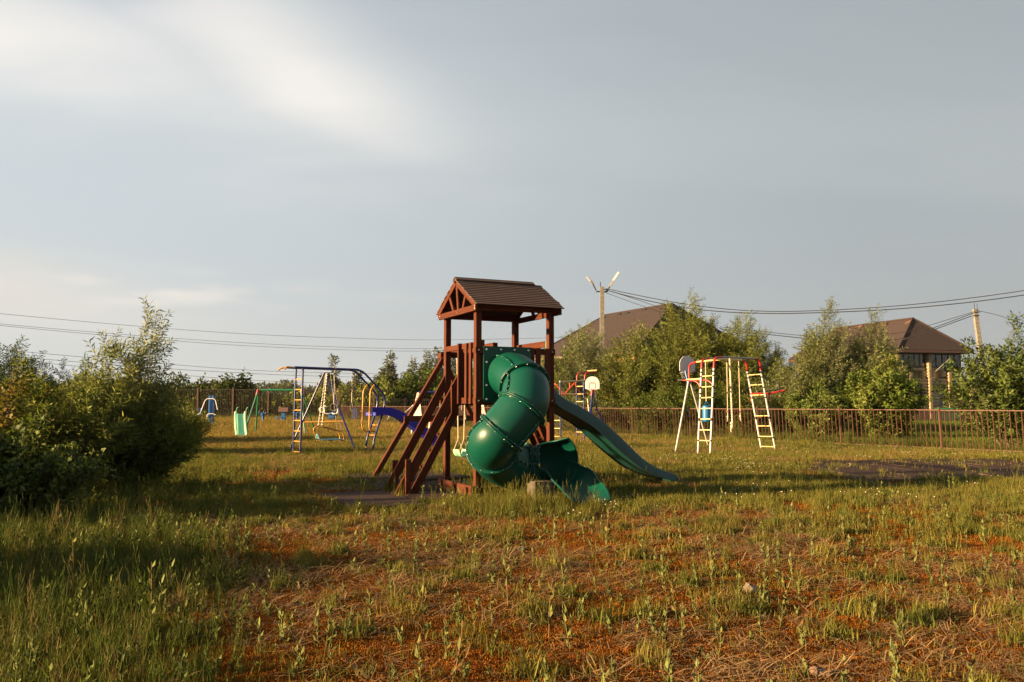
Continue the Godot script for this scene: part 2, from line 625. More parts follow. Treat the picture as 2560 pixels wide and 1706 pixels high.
func _ready() -> void:
	rng.seed = 20240611
	nz.seed = 3
	nz.frequency = 0.28
	nz.fractal_octaves = 4
	nz2.seed = 9
	nz2.frequency = 0.9
	nz2.fractal_octaves = 3
	# camera
	var cam := Camera3D.new()
	cam.position = Vector3(0, 1.4, 0)
	cam.rotation.x = atan(157.0 / 2000.0)
	cam.fov = rad_to_deg(2.0 * atan(853.0 / 2000.0))
	cam.near = 0.05
	cam.far = 6000.0
	add_child(cam)
	cam.current = true
	# sky, sun, exposure
	var env := Environment.new()
	env.background_mode = Environment.BG_SKY
	var sky := Sky.new()
	var pano := PanoramaSkyMaterial.new()
	pano.panorama = make_sky()
	sky.sky_material = pano
	env.sky = sky
	env.tonemap_mode = Environment.TONE_MAPPER_LINEAR
	env.tonemap_exposure = 4.3
	env.sdfgi_enabled = true
	env.ssao_enabled = true
	env.ssil_enabled = true
	env.fog_enabled = true
	env.fog_density = 0.00008
	env.fog_light_color = Color(0.80, 0.80, 0.74)
	var we := WorldEnvironment.new()
	we.environment = env
	add_child(we)
	var sun := DirectionalLight3D.new()
	sun.name = "sun"
	sun.light_color = Color(1.0, 0.84, 0.62)
	sun.light_energy = 1.6
	sun.light_angular_distance = 1.2
	sun.shadow_enabled = true
	add_child(sun)
	sun.look_at_from_position(Vector3.ZERO, Vector3(0.94, -0.225, -0.29))
	make_materials()
	make_ground()
	make_mats()
	make_houses()
	make_fences()
	make_tower()
	make_swing_frame()
	make_right_frame()
	make_middle_frame()
	make_far_toys()
	make_poles()
	make_trees()
	make_meadow()
	make_small()

# ---------------------------------------------------------------- ground
func make_ground() -> void:
	var xs := []
	var ds := []
	var x := 0.0
	while x < 9.0:
		xs.append(x)
		x += 0.12
	while x < 46.0:
		xs.append(x)
		x += 0.9
	while x < 3500.0:
		xs.append(x)
		x *= 1.5
	xs.append(3500.0)
	var neg := []
	for q in xs:
		if q > 0.0:
			neg.push_front(-q)
	xs = neg + xs
	var d := -30.0
	while d < 1.9:
		ds.append(d)
		d += 4.0
	d = 2.0
	while d < 18.0:
		ds.append(d)
		d += 0.12
	while d < 46.0:
		ds.append(d)
		d += 0.45
	while d < 130.0:
		ds.append(d)
		d += 4.0
	while d < 3500.0:
		ds.append(d)
		d *= 1.4
	ds.append(3500.0)
	var nx := xs.size()
	var v := PackedVector3Array()
	var c := PackedColorArray()
	var t := PackedVector2Array()
	var ix := PackedInt32Array()
	var soil := Color(0.10, 0.045, 0.017)
	var orange := Color(0.40, 0.120, 0.010)
	var rust := Color(0.24, 0.055, 0.010)
	var green := Color(0.15, 0.125, 0.028)
	var lawn := Color(0.085, 0.12, 0.022)
	for dd in ds:
		for xx in xs:
			var m := moss(xx, dd)
			var k := clampf(0.5 + 0.9 * nz2.get_noise_2d(xx * 1.3 + 40.0, dd * 1.3), 0.0, 1.0)
			var r := clampf(0.5 + 1.1 * nz2.get_noise_2d(xx * 3.1 - 17.0, dd * 3.1), 0.0, 1.0)
			var y := 0.0
			if dd > 1.5 and dd < 40.0 and absf(xx) < 30.0:
				y = 0.022 * nz2.get_noise_2d(xx * 2.0, dd * 2.0) + 0.012 * nz2.get_noise_2d(xx * 6.0, dd * 6.0) - 0.012
			if on_mat(xx, dd):
				y = -0.05
			v.append(Vector3(xx, y, -dd))
			t.append(Vector2(xx, dd) / 1.7)
			var bare := orange.lerp(rust, r).lerp(soil, clampf(k * 1.3 - 0.42, 0.0, 0.85))
			var col := green.lerp(bare, smoothstep(0.28, 0.62, m))
			if dd > fence_d(xx) + 0.3 and xx > -14.0:
				col = lawn
			if dd > 70.0:
				col = lawn
			c.append(col)
	for i in ds.size() - 1:
		for j in nx - 1:
			var a := i * nx + j
			ix.append_array([a, a + nx, a + 1, a + 1, a + nx, a + nx + 1])
	var arr := []
	arr.resize(Mesh.ARRAY_MAX)
	arr[Mesh.ARRAY_VERTEX] = v
	arr[Mesh.ARRAY_COLOR] = c
	arr[Mesh.ARRAY_TEX_UV] = t
	arr[Mesh.ARRAY_INDEX] = ix
	var st := SurfaceTool.new()
	st.create_from_arrays(arr)
	st.generate_normals()
	var nrm: Array = st.commit_to_arrays()
	if (nrm[Mesh.ARRAY_NORMAL][nx * 3 + 40] as Vector3).y < 0.0:
		for k in ix.size() / 3:
			var q := ix[k * 3]
			ix[k * 3] = ix[k * 3 + 1]
			ix[k * 3 + 1] = q
		arr[Mesh.ARRAY_INDEX] = ix
		st = SurfaceTool.new()
		st.create_from_arrays(arr)
		st.generate_normals()
	var o := MeshInstance3D.new()
	o.name = "ground"
	o.mesh = st.commit()
	o.material_override = M.soil
	o.set_meta("kind", "structure")
	add_child(o, true)
	# sandy path in front of the log house
	var g := Geo.new()
	g.tint = Color(1, 1, 1)
	var rows := []
	for i in 13:
		var xx := 20.0 + i * 2.4
		var dd := 53.5 + 1.2 * sin(i * 0.7) - i * 0.15
		rows.append([W(xx, 0.03, dd - 1.3 + 0.3 * sin(i * 2.1)), W(xx, 0.035, dd), W(xx, 0.03, dd + 1.6)])
	g.tint = Color(0.42, 0.27, 0.15)
	g.grid(rows, Vector3.UP, false)
	var p := part("sandy_path", g, M.soil, self)
	p.set_meta("kind", "structure")

func make_mats() -> void:
	var s := struct("rubber_paving")
	for r in MATS:
		var g := Geo.new()
		g.tint = shade(rnd(0.85, 1.2))
		var lo := Vector3(r[0] + 0.012, -0.03, -r[3] + 0.012)
		var hi := Vector3(r[1] - 0.012, 0.028 + rnd(-0.006, 0.008), -r[2] - 0.012)
		g.box(lo, hi, 0, 0.008)
		var o := part("rubber_tile", g, M.rubber, s)
		o.position = W(TX, 0, TD)
		o.rotation = Vector3(rnd(-0.01, 0.01), TA + rnd(-0.012, 0.012), rnd(-0.01, 0.01))
	var s2 := struct("rubber_paving")
	for i in 7:
		for j in 5:
			var px := 6.7 + i * 1.0 + (0.3 if j % 2 else 0.0)
			var pd := 15.4 + j * 1.0 + (px - 9.5) * 0.13
			if absf((pd - 17.3) - 0.13 * (px - 9.5)) > 2.55 - 0.2 * absf(px - 9.8):
				continue
			var g := Geo.new()
			g.tint = shade(rnd(0.8, 1.2))
			g.box(Vector3(-0.487, -0.03, -0.487), Vector3(0.487, 0.03, 0.487), 0, 0.008)
			var o := part("rubber_tile", g, M.rubber, s2)
			o.position = W(px, 0.0 + rnd(-0.004, 0.012), pd)
			o.rotation = Vector3(rnd(-0.02, 0.02), 0.13 + rnd(-0.02, 0.02), rnd(-0.018, 0.018))
	for q in [[4.8, 22.4], [5.75, 22.55], [3.2, 15.0], [8.0, 23.4], [-6.0, 22.6], [-4.8, 20.6]]:
		var g := Geo.new()
		g.box(Vector3(-0.487, -0.03, -0.487), Vector3(0.487, 0.026, 0.487), 0, 0.008)
		var o := part("rubber_tile", g, M.rubber, s2)
		o.position = W(q[0], 0, q[1])
		o.rotation.y = 0.3 + rnd(-0.1, 0.1)

# ---------------------------------------------------------------- tower
func T(u: float, y: float, w: float) -> Vector3:
	return Vector3(u, y, -w)

func board(called: String, a: Vector3, b: Vector3, w: float, h: float, parent: Node3D, up := Vector3.UP, m: Material = null, k := -1.0) -> MeshInstance3D:
	var g := Geo.new()
	g.tint = shade(rnd(0.82, 1.15) if k < 0.0 else k)
	g.uo = Vector2(rnd(0, 5), rnd(0, 5))
	g.bar(a, b, w, h, up)
	return part(called, g, m if m else M.wood, parent)

func make_tower() -> void:
	var t := thing("play_tower", "brown wooden play tower with pitched plank roof, ladder and two green slides", "play tower", W(TX, 0, TD), TA)
	for q in [[0.0, 0.0], [1.26, 0.0], [0.0, 1.26], [1.26, 1.26]]:
		board("post", T(q[0] + 0.0475, -0.05, q[1] + 0.0475), T(q[0] + 0.0475, 2.83, q[1] + 0.0475), 0.095, 0.095, t, Vector3(0, 0, 1))
	# roof
	var roof := Node3D.new()
	roof.name = "roof"
	t.add_child(roof)
	var ea := Vector2(-0.165, 2.885)
	var ri := Vector2(0.68, 3.372)
	var sl := (ri - ea)
	for side in 2:
		for i in 13:
			var f0 := (i - 0.15) / 13.0
			var f1 := (i + 1.1) / 13.0
			var p := ea + sl * ((f0 + f1) / 2)
			var nn := Vector2(-sl.y, sl.x).normalized()
			var w: float = p.x
			var up := Vector3(0, nn.y, nn.x)          # towards +w is -z
			up = Vector3(0, nn.y, -nn.x)
			if side == 1:
				w = 1.36 - p.x
				up = Vector3(0, nn.y, nn.x)
			# the lower edge lies on the plank below
			var ang := 0.17 if side == 0 else -0.17
			up = up.rotated(Vector3.RIGHT, -ang)
			var off := up * 0.014
			board("roof_plank", T(-0.075 + rnd(-0.008, 0.006), p.y, w) + off, T(1.455 + rnd(-0.012, 0.016), p.y, w) + off, 0.085, 0.017, roof, up, M.roof_wood, rnd(0.75, 1.25))
	board("ridge_board", T(-0.085, 3.395, 0.645), T(1.33, 3.402, 0.645), 0.10, 0.016, roof, Vector3(0, 0.87, 0.5), M.roof_wood, 0.7)
	board("ridge_board", T(-0.085, 3.397, 0.715), T(1.33, 3.404, 0.715), 0.10, 0.016, roof, Vector3(0, 0.87, -0.5), M.roof_wood, 0.6)
	for gu in [-0.047, 1.40]:
		board("gable_beam", T(gu, 2.85, -0.135), T(gu, 2.845, 1.43), 0.04, 0.092, roof)
		board("rafter", T(gu, 2.88, -0.11), T(gu, 3.325, 0.665), 0.04, 0.085, roof, Vector3(0, 0.87, 0.5))
		board("rafter", T(gu, 2.88, 1.47), T(gu, 3.325, 0.70), 0.04, 0.085, roof, Vector3(0, 0.87, -0.5))
		board("king_post", T(gu + 0.004, 2.89, 0.60), T(gu + 0.004, 3.27, 0.66), 0.034, 0.062, roof, Vector3(0, 0, 1))
		board("strut", T(gu + 0.004, 2.89, 0.40), T(gu + 0.004, 3.08, 0.30), 0.034, 0.058, roof, Vector3(0, 0, 1))
		board("strut", T(gu + 0.004, 2.89, 0.80), T(gu + 0.004, 3.12, 0.96), 0.034, 0.058, roof, Vector3(0, 0, 1))
	board("eave_beam", T(-0.012, 2.868, -0.028), T(1.435, 2.874, -0.028), 0.045, 0.088, roof)
	board("eave_beam", T(-0.012, 2.862, 1.386), T(1.435, 2.868, 1.386), 0.045, 0.088, roof)
	# platform
	var deck := Node3D.new()
	deck.name = "platform"
	t.add_child(deck)
	for i in 10:
		var w := 0.06 + i * 0.139
		board("deck_board", T(0.0, 1.475, w), T(1.355, 1.475, w), 0.13, 0.026, deck)
	for w in [0.22, 0.68, 1.14]:
		board("joist", T(0.096, 1.42, w), T(1.259, 1.42, w), 0.04, 0.08, deck)
	# railings
	var r := Node3D.new()
	r.name = "railing"
	t.add_child(r)
	for y in [2.215, 1.448]:
		board("rail", T(-0.022, y, -0.022), T(1.35, y, -0.022), 0.04, 0.096, r)
		board("rail", T(-0.05, y, 1.378), T(1.35, y, 1.378), 0.04, 0.096, r)
	for q in [[0.943, 0.05], [1.037, 0.09], [1.20, 0.096]]:
		board("slat", T(q[0], 1.42, -0.054), T(q[0], 2.268, -0.054), q[1], 0.022, r, Vector3(0, 0, 1))
	for u in [0.16, 0.30, 0.44, 0.58, 0.72]:
		board("slat", T(u + 0.2, 1.42, 1.41), T(u + 0.2, 2.26, 1.41), 0.085, 0.022, r, Vector3(0, 0, 1))
	board("slat", T(0.118, 1.41, 0.02), T(0.118, 2.372, 0.02), 0.04, 0.07, r, Vector3(0, 0, 1))
	# left side: rail ends at the ladder opening
	board("rail", T(0.025, 2.30, 0.10), T(0.025, 2.30, 1.255), 0.045, 0.085, r)
	board("rail", T(0.022, 1.448, 0.096), T(0.022, 1.448, 0.62), 0.04, 0.096, r)
	board("slat", T(-0.018, 1.41, 0.165), T(-0.018, 2.338, 0.165), 0.032, 0.075, r, Vector3(0, 0, 1))
	board("slat", T(-0.018, 1.41, 0.34), T(-0.018, 2.338, 0.34), 0.032, 0.075, r, Vector3(0, 0, 1))
	board("slat", T(-0.01, 1.40, 0.60), T(-0.01, 2.35, 0.60), 0.09, 0.045, r, Vector3(0, 0, 1))
	# right side
	board("rail", T(1.33, 2.36, 0.06), T(1.33, 2.36, 1.30), 0.04, 0.10, r)
	board("rail", T(1.335, 2.215, 0.096), T(1.335, 2.215, 0.28), 0.04, 0.096, r)
	# sandbox boards at the foot
	var sb := Node3D.new()
	sb.name = "sandbox_edge"
	t.add_child(sb)
	for y in [0.045, 0.135]:
		board("edge_board", T(-0.066, y, -0.045), T(-0.066, y, 1.36), 0.04, 0.086, sb)
		board("edge_board", T(0.0, y - 0.03, -0.03), T(1.3, y - 0.03, -0.03), 0.04, 0.086, sb)
	for w in [0.12, 0.62]:
		board("edge_block", T(-0.105, 0.0, w), T(-0.105, 0.15, w), 0.03, 0.07, sb, Vector3(0, 0, 1))
	# ladder with two handrails
	var ld := Node3D.new()
	ld.name = "ladder"
	t.add_child(ld)
	var ldir := Vector3(0.70, 1.255, 0).normalized()
	var lup := Vector3(-1.255, 0.70, 0).normalized()
	for w in [0.76, 1.235]:
		var e := T(-0.075, 1.30, w) - lup * 0.06
		board("stringer", e - ldir * 1.49, e, 0.036, 0.12, ld, lup)
	for y in [0.16, 0.42, 0.67, 0.92, 1.17]:
		var u: float = -0.075 - (1.30 - y) * 0.70 / 1.255 + 0.025
		board("step", T(u, y, 0.782), T(u, y, 1.213), 0.11, 0.034, ld, Vector3.UP)
	var hdir := Vector3(0.935, 1.68, 0).normalized()
	var hup := Vector3(-1.68, 0.935, 0).normalized()
	for q in [[0.715, 0.15], [1.29, 0.13]]:
		var e: Vector3 = T(0.0, 1.885, q[0]) - hup * (q[1] / 2)
		board("handrail", e - hdir * 2.15, e, 0.036, q[1], ld, hup)
	board("handrail_post", T(-0.075, 1.25, 0.675), T(-0.075, 1.705, 0.675), 0.12, 0.045, ld, Vector3(0, 0, 1))
	board("handrail_post", T(-0.83, -0.05, 0.675), T(-0.83, 0.55, 0.675), 0.09, 0.04, ld, Vector3(0, 0, 1))
	board("handrail_post", T(-0.83, -0.05, 1.33), T(-0.83, 0.50, 1.33), 0.09, 0.04, ld, Vector3(0, 0, 1))
	# swing arm behind with its leaning legs
	var sa := Node3D.new()
	sa.name = "swing_arm"
	t.add_child(sa)
	board("swing_beam", T(0.97, 2.40, 1.40), T(0.97, 2.36, 4.10), 0.09, 0.11, sa)
	board("leg", T(-0.43, -0.05, 3.95), T(0.99, 2.30, 3.95), 0.09, 0.09, sa, Vector3(0, 0, 1))
	board("leg", T(2.30, -0.05, 3.95), T(0.98, 2.30, 3.955), 0.09, 0.09, sa, Vector3(0, 0, 1))
	board("cross_brace", T(0.16, 1.11, 3.88), T(1.72, 1.11, 3.88), 0.04, 0.115, sa)
	# climbing wall leaning on the right side
	var cw := Node3D.new()
	cw.name = "climbing_wall"
	t.add_child(cw)
	var c0 := T(1.37, 1.36, 0)
	var c1 := T(2.02, -0.04, 0)
	var cdir := (c1 - c0).normalized()
	var cup := Vector3(-cdir.y, cdir.x, 0)
	for w in [0.76, 1.28]:
		board("stringer", c0 + T(0, 0, w), c1 + T(0, 0, w), 0.04, 0.11, cw, cup)
	board("batten", c0 + T(0, 0, 1.0) - cup * 0.03, c1 + T(0, 0, 1.0) - cup * 0.03, 0.06, 0.03, cw, cup)
	for i in 10:
		var p := c0 + cdir * (0.08 + i * 0.148) + cup * 0.02
		board("plank", p + T(0, 0, 0.785), p + T(0, 0, 1.255), 0.135, 0.022, cw, cup)
	# bolt heads
	var g := Geo.new()
	for q in [[-0.069, 2.85, -0.10], [-0.069, 2.85, 0.62], [-0.069, 2.85, 1.36], [-0.069, 2.83, -0.10], [-0.069, 2.88, -0.10]]:
		g.ball(T(q[0], q[1], q[2]), 0.009, 4)
	for q in [[0.03, 2.215], [1.30, 2.215], [0.03, 1.448], [1.29, 1.448]]:
		g.ball(T(q[0], q[1], -0.044), 0.011, 4)
	part("bolt_heads", g, M.bolt, t).set_meta("kind", "stuff")
	make_tube_slide(t)
	make_wave_slide(t)

# frames along a smooth path
func path(pts: Array, per := 8) -> Array:
	var c := Curve3D.new()
	c.bake_interval = 0.01
	for i in pts.size():
		var p: Vector3 = pts[i]
		var a: Vector3 = pts[maxi(i - 1, 0)]
		var b: Vector3 = pts[mini(i + 1, pts.size() - 1)]
		var tan := (b - a) / 6.0
		c.add_point(p, -tan, tan)
	var out := []
	for i in pts.size() - 1:
		for j in per:
			out.append(c.sample(i, j / float(per)))
	out.append(pts[-1])
	return out

func make_tube_slide(t: Node3D) -> void:
	var s := Node3D.new()
	s.name = "tube_slide"
	t.add_child(s)
	var R := 0.345
	# square mounting panel with a round hole
	var g := Geo.new()
	var hole := []
	var edge := []
	for j in 33:
		var a := TAU * j / 32
		hole.append(T(0.505 + cos(a) * (R - 0.01), 1.85 + sin(a) * (R - 0.01), -0.066))
		var k := 0.405 / maxf(absf(cos(a)), absf(sin(a)))
		edge.append(T(0.505 + cos(a) * k, 1.848 + sin(a) * minf(k, 0.58) * 1.05, -0.066))
	g.grid([hole, edge], Vector3(0, 0, 1), false)
	var eb := []
	for p in edge:
		eb.append(p + Vector3(0, 0, -0.02))
	g.grid([edge, eb], T(0.505, 1.85, -0.066), true)
	part("mounting_panel", g, M.plastic, s)
	var ctrl := [T(0.505, 1.85, -0.05), T(0.50, 1.80, -0.36), T(0.45, 1.655, -0.74), T(0.385, 1.50, -0.90), T(0.285, 1.33, -0.965), T(0.0, 0.99, -0.91), T(-0.065, 0.87, -0.78), T(0.02, 0.745, -0.56), T(0.20, 0.60, -0.34), T(0.46, 0.48, -0.24), T(0.70, 0.43, -0.23), T(0.86, 0.41, -0.30)]
	var per := 8
	var pts := path(ctrl, per)
	# parallel frames
	var fr := []
	var up := Vector3.UP
	for i in pts.size():
		var f: Vector3 = ((pts[mini(i + 1, pts.size() - 1)] as Vector3) - pts[maxi(i - 1, 0)]).normalized()
		var rt := f.cross(up).normalized()
		up = rt.cross(f).normalized()
		fr.append([f, rt, up])
	var cuts := [0, 2 * per, 4 * per, 5 * per, 7 * per, 10 * per, 11 * per]
	var bolts := Geo.new()
	for k in cuts.size() - 1:
		var gs := Geo.new()
		var rows := []
		var seams := [[], []]
		for i in range(cuts[k], cuts[k + 1] + 1):
			var row := []
			# each section swells a little away from its flanges
			var along: float = float(i - cuts[k]) / (cuts[k + 1] - cuts[k])
			var rr := R - 0.012 + 0.012 * clampf(sin(PI * along) * 2.5, 0.0, 1.0)
			for j in 41:
				var a := TAU * j / 40
				row.append((pts[i] as Vector3) + (fr[i][1] * cos(a) + fr[i][2] * sin(a)) * rr)
			rows.append(row)
			var ang: float = [0.95, 0.6, -0.45, -2.6, -2.6, 1.2][k]
			for q in 2:
				var b := ang + PI * q
				var o: Vector3 = fr[i][1] * cos(b) + fr[i][2] * sin(b)
				var tn: Vector3 = (fr[i][0] as Vector3).cross(o).normalized() * 0.007
				var p: Vector3 = pts[i]
				seams[q].append([p + o * (R - 0.02) - tn, p + o * (R + 0.024) - tn, p + o * (R + 0.026), p + o * (R + 0.024) + tn, p + o * (R - 0.02) + tn])
				if (i - cuts[k]) % 4 == 2:
					bolts.ball(p + o * (R + 0.012) + tn * 1.6, 0.0075, 4)
					bolts.ball(p + o * (R + 0.012) - tn * 1.6, 0.0075, 4)
		gs.grid(rows, pts[(cuts[k] + cuts[k + 1]) / 2], true, true)
		for q in 2:
			gs.grid(seams[q], pts[(cuts[k] + cuts[k + 1]) / 2], true)
		part("tube_section", gs, M.plastic, s)
	for k in range(1, cuts.size()):
		var i: int = cuts[k]
		var f: Vector3 = fr[i][0]
		var gf := Geo.new()
		for half in 2:
			var o := f * (0.003 if half else -0.025)
			var rows := []
			for prof in [[-0.02, 0.0], [0.032, 0.0], [0.040, 0.006], [0.040, 0.016], [0.032, 0.022], [-0.02, 0.022]]:
				var row := []
				for j in 41:
					var a := TAU * j / 40
					row.append((pts[i] as Vector3) + o + f * prof[1] + (fr[i][1] * cos(a) + fr[i][2] * sin(a)) * (R + prof[0]))
				rows.append(row)
			gf.grid(rows, pts[i], true, true)
		part("flange", gf, M.plastic, s)
		for j in 14:
			var a := TAU * (j + 0.3) / 14
			var q: Vector3 = fr[i][1] * cos(a) + fr[i][2] * sin(a)
			bolts.ball((pts[i] as Vector3) + q * (R + 0.022) - f * 0.027, 0.0078, 4)
			bolts.ball((pts[i] as Vector3) + q * (R + 0.022) + f * 0.027, 0.0078, 4)
	for q in [[0.15, 2.225], [0.39, 2.225], [0.62, 2.225], [0.86, 2.225], [0.15, 2.03], [0.15, 1.68], [0.15, 1.47], [0.86, 1.47]]:
		bolts.lathe([Vector2(0.0005, 0.012), Vector2(0.012, 0.010), Vector2(0.018, 0.004), Vector2(0.019, 0.0)], T(q[0], q[1], -0.067), 8, Vector3(0, 0, 1))
	part("bolt_heads", bolts, M.bolt, s).set_meta("kind", "stuff")
	# open exit: the trough turns to the right-hand front and ends in a flared, fluted chute
	var bot := [T(0.86, 0.07, -0.30), T(1.03, 0.12, -0.46), T(1.10, 0.20, -0.80), T(1.07, 0.13, -1.20), T(1.00, 0.03, -1.68)]
	var bp := path(bot, 8)
	trough("exit_hood", s, bp, 0, 12, [0.345, 0.365, 0.40, 0.40, 0.40], [40.0, 5.0, -30.0, -30.0, -30.0], [86.0, 72.0, 50.0, 40.0, 40.0], 0.0)
	trough("exit_chute", s, bp, 9, bp.size() - 1, [0.335, 0.35, 0.385, 0.46, 0.64], [40.0, -2.0, -24.0, -46.0, -66.0], [60.0, 10.0, -22.0, -43.0, -65.0], 0.018)

# part of an open channel along a path of bottom points: radius and the heights of both edges in degrees
func trough(called: String, parent: Node3D, bp: Array, i0: int, i1: int, rad: Array, ra: Array, la: Array, fl: float) -> void:
	var g := Geo.new()
	var rows := []
	var rim_l := []
	var rim_r := []
	for i in range(i0, i1 + 1):
		var x := i / 8.0
		var k := mini(int(x), 3)
		var fx := smoothstep(0.0, 1.0, x - k)
		var rr := lerpf(rad[k], rad[k + 1], fx)
		var a0 := deg_to_rad(lerpf(ra[k], ra[k + 1], fx))
		var a1 := deg_to_rad(lerpf(la[k], la[k + 1], fx))
		var f: Vector3 = ((bp[mini(i + 1, bp.size() - 1)] as Vector3) - bp[maxi(i - 1, 0)]).normalized()
		var rt := f.cross(Vector3.UP).normalized()
		var cen: Vector3 = bp[i] + Vector3.UP * rr
		var row := []
		for j in 37:
			var a := lerpf(a0, -PI - a1, j / 36.0)
			var flute := fl * smoothstep(2.5, 3.6, x) * maxf(0.0, sin(j / 36.0 * PI * 7.0)) * sin(j / 36.0 * PI)
			row.append(cen + rt * cos(a) * (rr - flute) + Vector3.UP * sin(a) * (rr - flute))
		rows.append(row)
		rim_r.append(row[0])
		rim_l.append(row[36])
	g.grid(rows, Vector3.UP, false)
	g.tube(rim_r, 0.016, 6)
	g.tube(rim_l, 0.016, 6)
	g.tube(rows[-1], 0.014, 6)
	part(called, g, M.plastic, parent)

func make_wave_slide(t: Node3D) -> void:
	var s := Node3D.new()
	s.name = "wave_slide"
	t.add_child(s)
	var low := [[1.30, 1.475], [1.49, 1.335], [1.79, 1.19], [2.10, 1.015], [2.33, 0.84], [2.57, 0.645], [2.81, 0.468], [3.05, 0.312], [3.30, 0.20], [3.55, 0.125], [3.74, 0.085]]
	var hgt := [0.18, 0.175, 0.18, 0.19, 0.205, 0.21, 0.19, 0.165, 0.14, 0.125, 0.11]
	var prof := [[0.025, 0.0], [0.04, 0.5], [0.062, 0.93], [0.078, 1.03], [0.098, 1.03], [0.112, 0.95], [0.125, 0.22], [0.15, 0.14], [0.50, 0.14], [0.525, 0.22], [0.538, 0.95], [0.552, 1.03], [0.572, 1.03], [0.588, 0.93], [0.61, 0.5], [0.625, 0.0], [0.595, 0.0], [0.585, 0.06], [0.065, 0.06], [0.055, 0.0], [0.025, 0.0]]
	var p3 := []
	for q in low:
		p3.append(Vector3(q[0], q[1], 0))
	var line := path(p3, 5)
	var g := Geo.new()
	var rows := []
	for i in line.size():
		var f: Vector3 = ((line[mini(i + 1, line.size() - 1)] as Vector3) - line[maxi(i - 1, 0)]).normalized()
		var nn := Vector3(-f.y, f.x, 0)
		nn = (nn + Vector3.UP * 0.6).normalized()
		var x := i / 5.0
		var k := mini(int(x), hgt.size() - 2)
		var h := lerpf(hgt[k], hgt[k + 1], x - k)
		var row := []
		for q in prof:
			row.append((line[i] as Vector3) + nn * h * q[1] + Vector3(0, 0, -q[0]))
		rows.append(row)
	# hard edges between the flat faces: each run of the profile is a sheet of its own
	for run in [[0, 5], [4, 7], [7, 8], [8, 11], [10, 15], [15, 17], [17, 18], [18, 20]]:
		var sheet := []
		for row in rows:
			sheet.append(row.slice(run[0], run[1] + 1))
		var mid: Vector3 = rows[rows.size() / 2][0]
		var a: Vector3 = sheet[sheet.size() / 2][0]
		var b: Vector3 = sheet[sheet.size() / 2][-1]
		var outs := {0: Vector3(0, 0, 1), 4: Vector3(0, 0.3, -1), 7: Vector3.UP, 8: Vector3(0, 0.3, 1), 10: Vector3(0, 0, -1), 15: Vector3(0, -1, 0.5), 17: Vector3.DOWN, 18: Vector3(0, -1, -0.5)}
		g.grid(sheet, outs[run[0]], false, false, 1.6, 0.33)
	var last: Array = rows[-1]
	for q in [[0, 5, 6, 19], [19, 6, 7, 18], [7, 8, 17, 18], [8, 9, 16, 17], [9, 10, 14, 15]]:
		g.quad(last[q[0]], last[q[1]], last[q[2]], last[q[3]], Vector3(1, 0, 0))
	part("slide_trough", g, M.slide_plastic, s)
	# rolled lip at the lower end
	var lip := Geo.new()
	var e: Vector3 = line[-1]
	lip.tube([e + Vector3(0.0, 0.05, -0.04), e + Vector3(0.02, 0.02, -0.06), e + Vector3(0.03, 0.01, -0.32), e + Vector3(0.02, 0.02, -0.59), e + Vector3(0.0, 0.05, -0.61)], 0.035, 8)
	part("slide_lip", lip, M.slide_plastic, s)

# ---------------------------------------------------------------- tube furniture helpers
func pipe(called: String, pts: Array, r: float, m: Material, parent: Node3D, sides := 8, off := Vector3.ZERO) -> MeshInstance3D:
	var g := Geo.new()
	g.tint = shade(rnd(0.92, 1.08))
	g.tube(pts, r, sides)
	return part(called, g, m, parent, off)

func chain(called: String, a: Vector3, b: Vector3, parent: Node3D, off := Vector3.ZERO, m: Material = null) -> void:
	var g := Geo.new()
	var n := int(a.distance_to(b) / 0.045) + 1
	var d := (b - a) / n
	for i in n:
		var s := Vector3(0.008, 0, 0.006) if i % 2 else Vector3(-0.006, 0, 0.008)
		g.tube([a + d * (i - 0.12) + s * 0.2, a + d * (i + 0.5) + s, a + d * (i + 1.12) + s * 0.2], 0.006, 4, -1.0, false)
		g.tube([a + d * (i - 0.12) - s * 0.2, a + d * (i + 0.5) - s, a + d * (i + 1.12) - s * 0.2], 0.006, 4, -1.0, false)
	part(called, g, m if m else M.chain, parent, off)

func rope(called: String, a: Vector3, b: Vector3, r: float, m: Material, parent: Node3D, off := Vector3.ZERO) -> void:
	# three strands laid round one another
	var g := Geo.new()
	for k in 3:
		var pts := []
		var n := int(a.distance_to(b) / (r * 1.6)) + 2
		for i in n + 1:
			var t := i / float(n)
			var an := TAU * (k / 3.0 + t * a.distance_to(b) / (r * 9.0))
			pts.append(a.lerp(b, t) + Vector3(cos(an), 0, sin(an)) * r * 0.55)
		g.tube(pts, r * 0.6, 5)
	part(called, g, m, parent, off)

